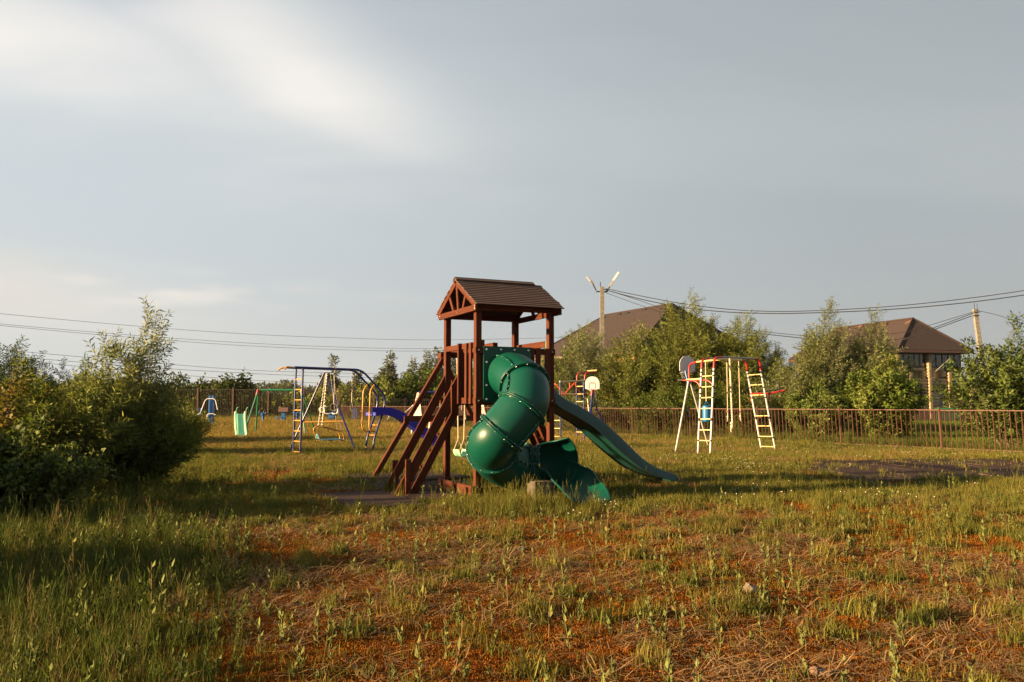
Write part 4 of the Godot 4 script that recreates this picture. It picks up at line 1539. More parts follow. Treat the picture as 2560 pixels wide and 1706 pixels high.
		part("climbing_panel", w, M.pink, ps, pk)
		var d := Geo.new()
		for i in 9:
			for j in 4:
				var f := (i + 0.6) / 9.5
				var e := (j + 0.7) / 4.4
				var p := a.lerp(l, f).lerp(bb.lerp(r, f), e)
				d.ball(p + nn.normalized() * 0.005 + Vector3(0, 0.02 * sin(i * 3.0 + j * 5.0), 0), 0.034, 3)
		part("dots", d, M.black, ps, pk).set_meta("kind", "stuff")
	for x in [-4.3, -3.0]:
		pipe("swing_pole", [W(x, 2.1, 48.0), W(x, 0.7, 48.0)], 0.03, M.grey, ps, 6, pk)
	# spring rider or table of white bent legs behind the blue slide
	var wz := W(-8.1, 0, 56.0)
	var wh := thing("walker_machine", "white bent leg exercise machine partly hidden by the blue slide", "gym machine", wz)
	for x in [-0.5, 0.0, 0.45]:
		pipe("leg", bent([wz + Vector3(x - 0.1, 0, 0), wz + Vector3(x - 0.12, 0.22, 0), wz + Vector3(x + 0.05, 0.5, 0), wz + Vector3(x - 0.05, 0.62, 0)], 0.06), 0.05, M.white, wh, 6, wz)
	pipe("top_bar", bent([wz + Vector3(-0.7, 0.85, 0), wz + Vector3(-0.6, 0.66, 0), wz + Vector3(0.45, 0.62, 0), wz + Vector3(1.0, 1.1, 0), wz + Vector3(1.22, 1.32, 0)], 0.06), 0.045, M.white, wh, 6, wz)
	# seesaw
	var sz := W(-4.1, 0, 36.0)
	var ss := thing("seesaw", "low white legged seesaw with red seats and blue bars behind the tower ladder", "seesaw", sz)
	for x in [-0.35, 0.42]:
		pipe("leg", [sz + Vector3(x - 0.03, 0, 0.1), sz + Vector3(x, 0.56, 0)], 0.04, M.white, ss, 6, sz)
		pipe("leg", [sz + Vector3(x + 0.22, 0.12, -0.1), sz + Vector3(x, 0.56, 0)], 0.04, M.white, ss, 6, sz)
	pipe("bar", [sz + Vector3(-0.42, 0.60, 0), sz + Vector3(0.0, 0.60, 0)], 0.03, M.blue, ss, 6, sz)
	pipe("bar", [sz + Vector3(-0.4, 0.25, 0), sz + Vector3(0.5, 0.25, 0)], 0.03, M.blue, ss, 6, sz)
	for x in [0.62, 1.25]:
		var sd := Geo.new()
		sd.lathe([Vector2(0.02, 0.28), Vector2(0.05, 0.45), Vector2(0.16, 0.52), Vector2(0.17, 0.56), Vector2(0.001, 0.53)], sz + Vector3(x, 0, 0), 10)
		sd.tube([sz + Vector3(x - 0.14, 0.5, 0), sz + Vector3(x - 0.2, 0.68, 0)], 0.03, 6)
		part("seat", sd, M.red, ss, sz)

func make_small() -> void:
	# baby swing on the wooden arm
	var k := Transform3D(Basis(Vector3.UP, TA), W(TX, 0, TD))
	var at: Vector3 = k * T(0.97, 0.53, 2.93)
	var s := thing("baby_swing", "pale mint bucket swing seat hanging on ropes behind the tube slide", "swing", at, TA)
	var prof := []
	for i in 13:
		var a := PI + PI * i / 12
		prof.append(Vector2(cos(a) * 0.098, sin(a) * 0.125))
	for i in 13:
		var a := TAU - PI * i / 12
		prof.append(Vector2(cos(a) * 0.08, sin(a) * 0.105))
	var g := Geo.new()
	for i in 12:
		for q in [[prof[i], prof[i + 1], 1.0], [prof[25 - i], prof[24 - i], -1.0]]:
			var a: Vector2 = q[0]
			var b: Vector2 = q[1]
			var o: Vector2 = (a + b) * 0.5 * q[2]
			g.quad(Vector3(a.x, a.y, 0.14), Vector3(b.x, b.y, 0.14), Vector3(b.x, b.y, -0.14), Vector3(a.x, a.y, -0.14), Vector3(o.x, o.y, 0))
	part("seat_shell", g, M.mint, s)
	var rim := Geo.new()
	for z in [0.14, -0.14]:
		var p := []
		for i in 13:
			p.append(Vector3(prof[i].x * 0.93, prof[i].y * 0.93, z))
		rim.tube(p, 0.016, 6)
	for x in [-0.09, 0.09]:
		rim.tube([Vector3(x, 0, 0.14), Vector3(x, 0, -0.14)], 0.016, 6)
	part("seat_rim", rim, M.mint_rim, s)
	for z in [0.14, -0.14]:
		for x in [-0.085, 0.085]:
			rope("sling", Vector3(x, 0.01, z), Vector3(0, 0.21, z), 0.007, M.rope, s)
		rope("rope", Vector3(0, 0.2, z), Vector3(0, 1.82, z * 1.6), 0.011, M.rope, s)
	# black rubber bucket under the cross brace
	var bb: Vector3 = k * T(1.05, 0.95, 3.4)
	var bk := thing("rubber_bowl_swing", "round black rubber bowl swing hanging under the dark cross brace", "swing", bb)
	var gb := Geo.new()
	var pr := []
	for i in 8:
		var a := -PI / 2 + PI / 2 * i / 7
		pr.append(Vector2(maxf(cos(a) * 0.21, 0.001), 0.15 + sin(a) * 0.15))
	for i in 8:
		var a := -PI / 2 * i / 7
		pr.append(Vector2(maxf(cos(a) * 0.19, 0.001), 0.15 + sin(a) * 0.13))
	gb.lathe(pr, Vector3.ZERO, 18)
	part("bowl", gb, M.black, bk)
	for x in [-0.19, 0.19]:
		rope("rope", Vector3(x, 0.15, 0), Vector3(x * 0.5, 1.42, 0), 0.009, M.rope, bk)
	# green strap on the rail
	var gp: Vector3 = k * T(1.33, 2.30, 0.14)
	var st := thing("green_strap", "bright green strap looped over the right tower rail", "strap", gp, TA)
	var gs := Geo.new()
	var l := []
	for i in 9:
		var a := PI * i / 8
		l.append(Vector3(0.035 * cos(a), 0.085 + 0.045 * sin(a), 0.01 * sin(i * 1.3)))
	l.push_front(Vector3(0.045, -0.12, 0.02))
	l.append(Vector3(-0.04, -0.17, 0.0))
	gs.tube(l, 0.016, 6)
	part("strap", gs, M.green_metal, st)
	var gq := Geo.new()
	gq.grid([[Vector3(-0.05, -0.17, 0.03), Vector3(-0.055, -0.18, -0.04)], [Vector3(-0.07, -0.3, 0.05), Vector3(-0.06, -0.31, -0.05)], [Vector3(-0.05, -0.42, 0.02), Vector3(-0.055, -0.4, -0.06)]], Vector3(-1, 0, 0), false)
	part("loose_end", gq, M.green_metal, st)
	# concrete block under the chute
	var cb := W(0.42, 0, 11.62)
	var c := thing("concrete_block", "grey concrete block toned down for shade under the tube slide chute in tall grass", "block", cb, 0.32)
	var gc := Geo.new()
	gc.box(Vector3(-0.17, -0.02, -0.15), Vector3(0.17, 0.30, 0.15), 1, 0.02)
	part("block", gc, M.shaded_concrete, c)
	# stones
	var stn := [[1305.0, 1378.0, 0.055, "pale flat stone in the orange moss midway, below the slides"], [1878.0, 1481.0, 0.075, "largest pale stone, lying on moss in the right foreground"], [2053.0, 1692.0, 0.06, "reddish pointed stone at the bottom edge on the right"], [1640.0, 1584.0, 0.03, "small white pebble right of the tallest weeds"]]
	for q in stn:
		var x: float = (q[0] - 1280.0) / 2000.0
		var y: float = (853.0 - q[1]) / 2000.0
		var cp := cos(atan(0.0785))
		var sp := sin(atan(0.0785))
		var dy := y * cp + sp
		var tt := -1.4 / dy
		var p := W(x * tt, 0, (cp - y * sp) * tt)
		var o := thing("stone", q[3], "stone", p, rnd(0, 3), "stones on the moss")
		var go := Geo.new()
		go.tint = Color(1.0, 0.88, 0.74) if q[0] < 2000.0 else Color(0.7, 0.45, 0.33)
		var rows := []
		for i in 7:
			var a := -PI / 2 + PI * i / 6
			var row := []
			for j in 11:
				var b := TAU * (j % 10) / 10
				var v := Vector3(cos(a) * cos(b), sin(a) * 0.5, cos(a) * sin(b) * 0.75)
				row.append(v * q[2] * (1.0 + 0.22 * sin(v.x * 5.0 + q[0]) + 0.15 * cos(v.z * 7.0 + v.y * 4.0)) + Vector3(0, q[2] * 0.25, 0))
			rows.append(row)
		go.grid(rows, Vector3(0, q[2] * 0.25, 0), true, true)
		part("stone", go, M.concrete, o)

# ---------------------------------------------------------------- houses
# hipped roof in local axes: eaves a0..a1 across, b0..b1 back, ridge from r0 to r1
func hip_roof(parent: Node3D, a0: float, a1: float, b1: float, ye: float, r0: Vector3, r1: Vector3, m: Material, fm: Material) -> Node3D:
	var roof := Node3D.new()
	roof.name = "roof"
	parent.add_child(roof)
	var c := [T(a0, ye, 0), T(a1, ye, 0), T(a1, ye, b1), T(a0, ye, b1)]
	var th := Vector3(0, -0.22, 0)
	for q in [[c[0], c[1], r0, r0], [c[1], c[2], r1, r0], [c[2], c[3], r1, r1], [c[3], c[0], r0, r1]]:
		var g := Geo.new()
		var along: Vector3 = ((q[1] as Vector3) - q[0]).normalized()
		var mid: Vector3 = (q[0] + q[1] + q[2] + q[3]) / 4.0
		var out: Vector3 = along.cross(Vector3.UP)
		out.y = 1.5
		var uv := []
		for p in q:
			var dd: Vector3 = p - q[0]
			uv.append(Vector2(dd.dot(along), (dd - along * dd.dot(along)).length()) / 3.0)
		if (q[2] as Vector3).is_equal_approx(q[3]):
			g.quad(q[0], q[1], q[2], (q[2] as Vector3).lerp(q[0], 0.001), out, uv[0], uv[1], uv[2], uv[3])
		else:
			g.quad(q[0], q[1], q[2], q[3], out, uv[0], uv[1], uv[2], uv[3])
		part("roof_slope", g, m, roof)
		var e := Geo.new()
		e.bar(q[0] + Vector3(0, -0.13, 0), q[1] + Vector3(0, -0.13, 0), 0.16, 0.2)
		part("gutter", e, fm, roof)
	var s := Geo.new()
	s.quad(c[0] + th, c[1] + th, c[2] + th, c[3] + th, Vector3.DOWN)
	part("soffit", s, M.dark_frame, roof)
	for q in [[c[0], r0], [c[1], r0], [c[2], r1], [c[3], r1], [r0, r1]]:
		var e := Geo.new()
		e.tint = shade(1.15)
		e.tube([q[0] + Vector3(0, 0.02, 0), q[1] + Vector3(0, 0.02, 0)], 0.09, 6)
		part("ridge_cap", e, m, roof)
	return roof

func vents(roof: Node3D, c0: Vector3, c3: Vector3, r0: Vector3, r1: Vector3, spots: Array, m: Material) -> void:
	var up := (r0 - c0).cross(r1 - c0).normalized()
	if up.y < 0:
		up = -up
	for q in spots:
		var e := c0.lerp(c3, q[0])
		var r := r0.lerp(r1, q[0])
		var p := e.lerp(r, q[1])
		var dn := (e - r).normalized()
		var sd := dn.cross(up).normalized()
		var g := Geo.new()
		g.bar(p + up * 0.06 - sd * 0.27, p + up * 0.06 + sd * 0.27, 0.3, 0.12, up)
		part("roof_vent", g, m, roof)

func make_houses() -> void:
	# log house on the right
	var turn := atan2(0.2, 0.98)
	var h := thing("log_house", "two storey log house with brown hipped roof and dark glazed balcony", "house", W(30.0, 0, 62.0), turn)
	var r0 := T(3.3, 8.35, 2.4)
	var r1 := T(3.3, 8.5, 12.6)
	var roof := hip_roof(h, 0.0, 6.75, 15.8, 5.62, r0, r1, M.shingle, M.eave)
	vents(roof, T(0, 5.62, 0), T(0, 5.62, 15.8), r0, r1, [[0.02, 0.86], [0.3, 0.9], [0.62, 0.92], [0.9, 0.9]], M.eave)
	vents(roof, T(6.75, 5.62, 0), T(0, 5.62, 0), r0, r0, [[0.4, 0.86]], M.log)
	var wall := Node3D.new()
	wall.name = "front_wall"
	h.add_child(wall)
	var b := 0.95
	var y := 0.0
	for i in 15:
		y = 0.12 + i * 0.243
		var spans := [[0.45, 6.4]]
		if y > 0.95 and y < 2.85:
			spans = [[0.45, 2.15], [2.72, 4.12], [4.80, 6.4]]
		if i == 14:
			continue
		for s in spans:
			var g := Geo.new()
			g.tint = shade(rnd(0.85, 1.1))
			g.uo = Vector2(rnd(0, 3), rnd(0, 3))
			g.tube([T(s[0], y, b), T(s[1], y, b)], 0.137, 9)
			part("log", g, M.log, wall)
	for x in [[0.45, 1.2], [1.9, 3.0], [3.55, 4.75], [5.3, 6.4]]:
		var g := Geo.new()
		g.tube([T(x[0], 4.13, b), T(x[1], 4.13, b)], 0.12, 9)
		part("sill_log", g, M.log, wall)
	# columns of projecting log ends
	for q in [[3.28, 22, 0.19], [5.08, 16, 0.19], [0.5, 22, 0.19], [1.55, 16, 0.17]]:
		for i in q[1]:
			var g := Geo.new()
			g.tint = Color(0.95, 0.92, 0.88) * rnd(0.85, 1.1)
			g.tube([T(q[0], 0.12 + i * 0.243, b - 0.36), T(q[0], 0.12 + i * 0.243, b + 0.1)], 0.137 if i < 20 else 0.13, 8)
			part("log_end", g, M.log, wall)
	for q in [[2.95, 3.65], [4.75, 3.65], [2.95, 3.87], [4.75, 3.87], [3.62, 3.65], [3.62, 3.87], [5.35, 3.65], [5.35, 3.87]]:
		var g := Geo.new()
		g.tube([T(q[0] - 0.17, q[1], b), T(q[0] + 0.17, q[1], b)], 0.118, 8)
		part("log", g, M.log, wall)
	var dk := Geo.new()
	dk.quad(T(0.45, 3.4, b + 0.5), T(6.4, 3.4, b + 0.5), T(6.4, 5.45, b + 0.5), T(0.45, 5.45, b + 0.5), Vector3(0, 0, 1))
	part("inner_wall", dk, M.log, h)
	for x in [[2.15, 2.72], [4.12, 4.80]]:
		var w := Geo.new()
		w.box(T(x[0], 0.95, b + 0.12), T(x[1], 2.85, b + 0.04), 1)
		var fr := part("window", w, M.dark_frame, h)
		var p := Geo.new()
		p.box(T(x[0] + 0.09, 1.04, b + 0.03), T(x[1] - 0.09, 2.76, b + 0.015), 1, 0.001)
		part("pane", p, M.window, fr)
	# glazed balcony
	for x in [[0.7, 3.1], [3.55, 6.35]]:
		var w := Geo.new()
		w.box(T(x[0], 4.27, b + 0.04), T(x[1], 4.36, b - 0.06), 0)
		w.box(T(x[0], 5.30, b + 0.04), T(x[1], 5.42, b - 0.06), 0)
		var n := 5
		for i in n + 1:
			var xx := lerpf(x[0], x[1], i / float(n))
			w.box(T(xx - 0.03, 4.361, b + 0.03), T(xx + 0.03, 5.299, b - 0.05), 1)
		var fr := part("balcony_window", w, M.dark_frame, h)
		for i in n:
			var p := Geo.new()
			var x0 := lerpf(x[0], x[1], i / float(n)) + 0.033
			var x1 := lerpf(x[0], x[1], (i + 1) / float(n)) - 0.033
			p.box(T(x0, 4.362, b + 0.01), T(x1, 5.298, b - 0.002), 1, 0.0005)
			part("pane", p, M.window, fr)
	var bm := Geo.new()
	bm.bar(T(0.3, 5.46, b - 0.35), T(6.6, 5.46, b - 0.35), 0.3, 0.16)
	part("eave_beam", bm, M.eave_dark, h)
	# long side facing left
	var lw := Node3D.new()
	lw.name = "side_wall"
	h.add_child(lw)
	for i in 22:
		var g := Geo.new()
		g.tint = shade(rnd(0.9, 1.12))
		g.tube([T(0.6, 0.12 + i * 0.243, 1.2), T(0.6, 0.12 + i * 0.243, 15.2)], 0.137, 8)
		part("log", g, M.log, lw)
	var rw := Geo.new()
	rw.box(T(6.15, 0, 15.2), T(6.38, 5.4, 1.1), 1)
	part("side_wall", rw, M.log, h)
	var bw := Geo.new()
	bw.box(T(0.7, 0, 15.2), T(6.14, 5.4, 15.0), 1)
	part("back_wall", bw, M.log, h)
	# carport with a round beam beside the house
	var cp := Node3D.new()
	cp.name = "carport"
	h.add_child(cp)
	var g1 := Geo.new()
	g1.tube([T(6.0, 0.98, 0.35), T(8.6, 0.98, 0.35)], 0.14, 9)
	part("beam", g1, M.log, cp)
	var g2 := Geo.new()
	g2.box(T(6.5, 0.0, 2.4), T(9.5, 2.3, 2.2), 0)
	part("back_wall", g2, M.log, cp)
	var g3 := Geo.new()
	g3.box(T(6.42, 2.45, 2.4), T(9.8, 2.6, 0.2), 0)
	part("roof_edge", g3, M.eave, cp)
	for x in [6.7, 9.4]:
		var g4 := Geo.new()
		g4.tube([T(x, 0, 0.4), T(x, 2.44, 0.4)], 0.12, 8)
		part("post", g4, M.log, cp)
	# slanting metal rod on the facade
	pipe("flag_rod", [T(3.55, 3.95, 0.35), T(4.75, 5.0, 0.1)], 0.035, M.grey, h, 6)
	# big house behind the willows
	var turn2 := atan2(0.63, 0.776)
	var k := thing("brown_roofed_house", "big ochre house with wide dark brown hipped roof behind the willows", "house", W(11.6, 0, 75.0), turn2)
	var s0 := T(10.75, 12.1, 4.4)
	var s1 := T(10.75, 11.75, 14.2)
	var rf := hip_roof(k, 0.0, 21.5, 15.6, 6.35, s0, s1, M.shingle, M.eave)
	vents(rf, T(0, 6.35, 0), T(0, 6.35, 15.6), s0, s1, [[0.93, 0.9], [0.72, 0.93], [0.6, 0.93], [0.36, 0.94]], M.eave_dark)
	var g := Geo.new()
	g.box(T(0.9, 0, 14.8), T(1.2, 6.1, 0.9), 1)
	part("side_wall", g, M.ochre, k)
	g = Geo.new()
	g.box(T(1.2, 0, 1.2), T(20.6, 6.1, 0.9), 1)
	part("front_wall", g, M.ochre, k)
	g = Geo.new()
	g.box(T(20.3, 0, 14.8), T(20.6, 6.1, 1.21), 1)
	part("side_wall", g, M.ochre, k)
	g = Geo.new()
	g.box(T(1.21, 0, 14.8), T(20.29, 6.1, 14.5), 1)
	part("back_wall", g, M.ochre, k)
	for bb in [12.0, 10.1, 8.0]:
		g = Geo.new()
		g.box(T(0.84, 4.3, bb + 0.45), T(0.93, 5.7, bb - 0.45), 1)
		var fr := part("window", g, M.dark_frame, k)
		g = Geo.new()
		g.box(T(0.825, 4.4, bb + 0.36), T(0.838, 5.6, bb - 0.36), 1, 0.001)
		part("pane", g, M.window, fr)
	# air conditioner box with its fan ring
	g = Geo.new()
	g.box(T(0.45, 4.95, 11.5), T(0.86, 5.6, 10.65), 1, 0.02)
	var ac := part("air_conditioner", g, M.white, k)
	g = Geo.new()
	g.lathe([Vector2(0.28, 0.0), Vector2(0.28, 0.03), Vector2(0.24, 0.03), Vector2(0.23, 0.005), Vector2(0.001, 0.005)], T(0.45, 5.27, 11.15), 14, Vector3(-1, 0, 0))
	part("fan", g, M.grey, ac)
	# lower roofed wing
	g = Geo.new()
	g.quad(T(0.88, 5.0, 8.5), T(0.88, 5.0, 12.6), T(-3.2, 3.0, 14.5), T(-3.2, 3.0, 6.5), Vector3(-0.5, 1, 0), Vector2(0, 0), Vector2(1.4, 0), Vector2(2.6, 1.5), Vector2(-0.6, 1.5))
	g.quad(T(0.88, 5.0, 12.6), T(0.88, 3.0, 15.0), T(-3.2, 3.0, 14.5), T(0.88, 4.0, 13.8), Vector3(0, 1, -1))
	g.quad(T(0.88, 5.0, 8.5), T(0.88, 3.0, 6.2), T(-3.2, 3.0, 6.5), T(-1.16, 4.0, 7.5), Vector3(0, 1, 1))
	var wing := part("wing_roof", g, M.shingle, k)
	g = Geo.new()
	g.box(T(-2.8, 0.0, 14.0), T(0.8, 2.95, 7.0), 1)
	part("wing_wall", g, M.ochre, wing)

# ---------------------------------------------------------------- fences
func make_fences() -> void:
	var line := []
	# posts of the low fence from the far left corner to beyond the right edge of the picture
	var pts := [Vector2(-13.6, 64.0), Vector2(-0.5, 42.1), Vector2(18.3, 15.8)]
	for i in 2:
		var a: Vector2 = pts[i]
		var b: Vector2 = pts[i + 1]
		var n := int(round(a.distance_to(b) / 3.25))
		for j in n:
			line.append(a.lerp(b, j / float(n)))
	line.append(pts[2])
	var bar := BoxMesh.new()
	bar.size = Vector3(0.022, 1.17, 0.022)
	var left := thing("metal_fence", "long low brown bar fence far behind the swings and the tower", "fence", W(line[0].x, 0, line[0].y), 0.0, "low brown bar fences")
	var right := thing("metal_fence", "low rusty brown bar fence along the willows on the right", "fence", W(pts[1].x, 0, pts[1].y), 0.0, "low brown bar fences")
	for i in line.size():
		var p: Vector2 = line[i]
		var par := left if i < 8 else right
		var off := par.position
		var g := Geo.new()
		var lean := rnd(-0.012, 0.02)
		g.tint = shade(rnd(0.8, 1.15))
		g.bar(W(p.x, -0.1, p.y), W(p.x - 0.045 + lean, 1.30, p.y + 0.02), 0.06, 0.06, Vector3(0, 0, 1))
		part("post", g, M.fence, par, off)
		if i == line.size() - 1:
			break
		var q: Vector2 = line[i + 1]
		var f := Geo.new()
		f.tint = shade(rnd(0.9, 1.2))
		f.bar(W(p.x - 0.04, 1.21, p.y + 0.035), W(q.x - 0.04, 1.21 + rnd(-0.012, 0.012), q.y + 0.035), 0.03, 0.03)
		f.bar(W(p.x, 0.10, p.y + 0.035), W(q.x, 0.10, q.y + 0.035), 0.03, 0.03)
		part("rail", f, M.fence, par, off)
		var n := 22
		for j in range(1, n):
			var r := p.lerp(q, j / float(n))
			same("bar", bar, M.fence, par, W(r.x - 0.02, 0.62, r.y + 0.01) - off, Basis(Vector3(0, 0, 1), 0.035 + rnd(-0.01, 0.01)))
	# tall dark fence along the far side
	var tl := W(-37.0, 0, 75.0)
	var tall := thing("tall_fence", "tall dark bar fence across the far left side of the meadow", "fence", tl)
	var tb := BoxMesh.new()
	tb.size = Vector3(0.025, 2.68, 0.025)
	for i in 8:
		var x := -36.0 + i * 3.3
		var g := Geo.new()
		g.box(W(x - 0.06, -0.1, 75.06), W(x + 0.06, 2.92, 74.94), 1)
		part("post", g, M.fence, tall, tl)
		if i == 7:
			break
		for y in [0.25, 2.72]:
			g = Geo.new()
			g.bar(W(x, y, 75.0), W(x + 3.3, y, 75.0), 0.04, 0.04)
			part("rail", g, M.fence_dark, tall, tl)
		for j in range(1, 20):
			same("bar", tb, M.fence_dark, tall, W(x + j * 0.165, 1.42, 75.0) - tl)
	var ml := W(-12.7, 0, 76.0)
	var med := thing("medium_fence", "lower dark bar fence continuing from the tall one behind the yellow bars", "fence", ml)
	var mb := BoxMesh.new()
	mb.size = Vector3(0.03, 1.9, 0.03)
	for i in 6:
		var x := -12.7 + i * 2.6
		var g := Geo.new()
		g.box(W(x - 0.07, -0.1, 76.07), W(x + 0.07, 2.0, 75.93), 1)
		part("post", g, M.fence, med, ml)
		if i == 5:
			break
		g = Geo.new()
		g.bar(W(x, 1.75, 76.0), W(x + 2.6, 1.75, 76.0), 0.04, 0.04)
		g.bar(W(x, 0.3, 76.0), W(x + 2.6, 0.3, 76.0), 0.04, 0.04)
		part("rail", g, M.fence_dark, med, ml)
		for j in range(1, 13):
			same("bar", mb, M.fence_dark, med, W(x + j * 0.2, 0.95, 76.0) - ml)
	# picket fence before the log house
	var pl := W(25.5, 0, 55.5)
	var pick := thing("picket_fence", "low dark picket fence in front of the log house wall", "fence", pl)
	var pm := BoxMesh.new()
	pm.size = Vector3(0.09, 1.0, 0.02)
	for i in 62:
		var x := 25.5 + i * 0.135
		same("picket", pm, M.dark_frame, pick, W(x, 0.52, 55.5) - pl)
	for y in [0.3, 0.8]:
		var g := Geo.new()
		g.bar(W(25.4, y, 55.54), W(33.9, y, 55.54), 0.03, 0.06)
		part("rail", g, M.dark_frame, pick, pl)
	var cb := W(32.6, 0, 54.2)
	var cab := thing("meter_cabinet", "tall white metal cabinet at the foot of the right utility pole", "cabinet", cb, 0.35)
	var g2 := Geo.new()
	g2.box(Vector3(-0.42, 0.35, -0.3), Vector3(0.42, 2.45, 0.3), 1, 0.02)
	part("body", g2, M.white, cab)
	g2 = Geo.new()
	g2.box(Vector3(-0.36, 0.45, 0.302), Vector3(0.36, 2.36, 0.325), 1, 0.01)
	part("door", g2, M.white, cab)
	g2 = Geo.new()
	g2.box(Vector3(-0.46, 2.452, -0.34), Vector3(0.46, 2.52, 0.36), 0, 0.02)
	part("lid", g2, M.white_paint, cab)
	g2 = Geo.new()
	g2.box(Vector3(-0.36, 0.0, -0.24), Vector3(0.36, 0.349, 0.24), 1, 0.01)
	part("plinth", g2, M.eave_dark, cab)
	var bn := W(31.2, 0, 57.5)
	var bin := thing("green_tank", "low green plastic tank behind the picket fence", "tank", bn)
	g2 = Geo.new()
	g2.box(Vector3(-0.7, 0, -0.3), Vector3(0.7, 1.0, 0.3), 0, 0.06)
	part("body", g2, M.green_metal, bin)
	g2 = Geo.new()
	g2.box(Vector3(-0.75, 1.002, -0.35), Vector3(0.75, 1.1, 0.35), 0, 0.03)
	part("rim", g2, M.green_metal, bin)

# ---------------------------------------------------------------- poles and wires
func wire(label: String, pts: Array, r: float, group: String) -> void:
	var a: Vector3 = pts[0]
	var o := thing("power_line", label, "cable", a, 0.0, group)
	var g := Geo.new()
	g.tube(path(pts, 6), r, 4, -1.0, false)
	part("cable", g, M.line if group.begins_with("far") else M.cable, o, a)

func make_poles() -> void:
	var b := W(5.6, 0, 50.0)
	var p := thing("utility_pole", "concrete utility pole with two street lamps rising behind the willow", "utility pole", b)
	var g := Geo.new()
	g.prism([Vector2(-0.13, -0.10), Vector2(0.13, -0.10), Vector2(0.13, 0.10), Vector2(-0.13, 0.10)], b + Vector3(0, -0.1, 0), b + Vector3(0.08, 8.75, 0), Vector3(0, 0, 1))
	part("pole", g, M.concrete, p, b)
	g = Geo.new()
	g.box(b + Vector3(-0.28, 8.42, -0.05), b + Vector3(0.45, 8.50, -0.105), 0)
	g.box(b + Vector3(-0.05, 8.76, -0.03), b + Vector3(0.0, 9.05, 0.03), 1)
	g.box(b + Vector3(0.16, 8.55, 0.104), b + Vector3(0.4, 8.60, 0.15), 0)
	part("bracket", g, M.cable, p, b)
	for q in [[-0.30, 8.52, -0.52, 8.98, -0.86, 9.42, 0.0], [0.42, 8.52, 0.60, 8.85, 1.14, 9.66, 0.1]]:
		var arm := pipe("lamp_arm", [b + Vector3(q[0], q[1], 0), b + Vector3(q[2], q[3], 0)], 0.045, M.cable, p, 6, b)
		var d := Vector3(q[4] - q[2], q[5] - q[3], q[6])
		var lo := b + Vector3(q[2], q[3], 0)
		var hd := Geo.new()
		hd.bar(lo - d * 0.10, lo + d * 0.35, 0.13, 0.09, Vector3(0, 0.3, 1))
		part("lamp_housing", hd, M.grey, arm, b)
		hd = Geo.new()
		hd.bar(lo + d * 0.3501, lo + d, 0.15, 0.06, Vector3(0, 0.3, 1), 0.02)
		part("lamp_glass", hd, M.board, arm, b)
	var c := W(33.3, 0, 56.0)
	var p2 := thing("utility_pole", "leaning concrete utility pole behind the tree at the right edge", "utility pole", c)
	g = Geo.new()
	g.prism([Vector2(-0.14, -0.11), Vector2(0.14, -0.11), Vector2(0.14, 0.11), Vector2(-0.14, 0.11)], c + Vector3(0.05, -0.1, 0), c + Vector3(-0.68, 8.05, 0), Vector3(0, 0, 1))
	part("pole", g, M.concrete, p2, c)
	g = Geo.new()
	g.box(c + Vector3(-0.86, 7.55, 0.112), c + Vector3(-0.46, 7.62, 0.16), 0)
	g.box(c + Vector3(-0.86, 7.80, 0.112), c + Vector3(-0.40, 7.86, 0.16), 0)
	g.box(c + Vector3(-0.72, 8.06, -0.02), c + Vector3(-0.69, 8.5, 0.02), 1)
	g.box(c + Vector3(-0.60, 7.9, 0.112), c + Vector3(-0.57, 8.42, 0.14), 1)
	part("bracket", g, M.cable, p2, c)
	pipe("brace", [c + Vector3(-0.2, 2.6, 0), c + Vector3(1.3, 0.3, 0.5)], 0.06, M.concrete, p2, 6, c)
	var near := "cables between the utility poles"
	wire("upper of the two thick cables sagging over both house roofs", [W(5.92, 8.64, 50), W(7.98, 8.12, 49.5), W(10.1, 7.62, 48.95), W(12.2, 7.24, 48.4), W(14.4, 6.98, 47.8), W(17.05, 6.87, 47.1), W(21.1, 6.95, 45.9), W(24.8, 7.22, 44.8), W(28.2, 7.62, 43.7), W(31.6, 8.2, 42.6)], 0.022, near)
	wire("lower of the two thick cables sagging over both house roofs", [W(5.92, 8.55, 50), W(7.98, 7.92, 49.5), W(10.1, 7.4, 48.95), W(12.2, 7.04, 48.4), W(14.4, 6.84, 47.8), W(17.05, 6.75, 47.1), W(21.1, 6.79, 45.9), W(24.8, 7.0, 44.8), W(28.2, 7.37, 43.7), W(31.6, 7.9, 42.6)], 0.026, near)
	wire("thin cable running from the lamp pole down onto the big brown roof", [W(6.0, 8.9, 52), W(8.38, 8.14, 52), W(10.5, 7.35, 52.0), W(13.2, 6.7, 54.0)], 0.016, near)
	wire("lowest thin cable from the lamp pole, ending behind the willow crown", [W(5.95, 8.55, 51), W(7.86, 8.02, 52), W(10.2, 7.2, 52), W(13.0, 6.4, 54.0)], 0.014, near)
	wire("upper cable from the leaning pole across the log house roof", [W(32.5, 7.85, 56), W(29.5, 6.95, 56), W(27.4, 6.4, 56), W(23.0, 6.05, 56), W(18.55, 6.36, 56), W(14.6, 6.8, 56)], 0.018, near)
	wire("middle cable from the leaning pole across the log house roof", [W(32.5, 7.77, 56), W(29.5, 6.67, 56), W(27.4, 5.95, 56), W(23.0, 5.8, 56), W(18.55, 6.2, 56), W(14.6, 6.67, 56)], 0.026, near)
	wire("lowest cable from the leaning pole, dropping steeply to the log house", [W(32.4, 7.58, 56), W(28.7, 6.22, 56.5), W(26.7, 5.6, 58.0)], 0.026, near)
	wire("short cable from the leaning pole into the tree at right edge", [W(32.75, 7.97, 56), W(34.35, 7.58, 56), W(36.3, 6.95, 56), W(39.5, 6.0, 56)], 0.016, near)
	var far := "far power lines across the left sky"
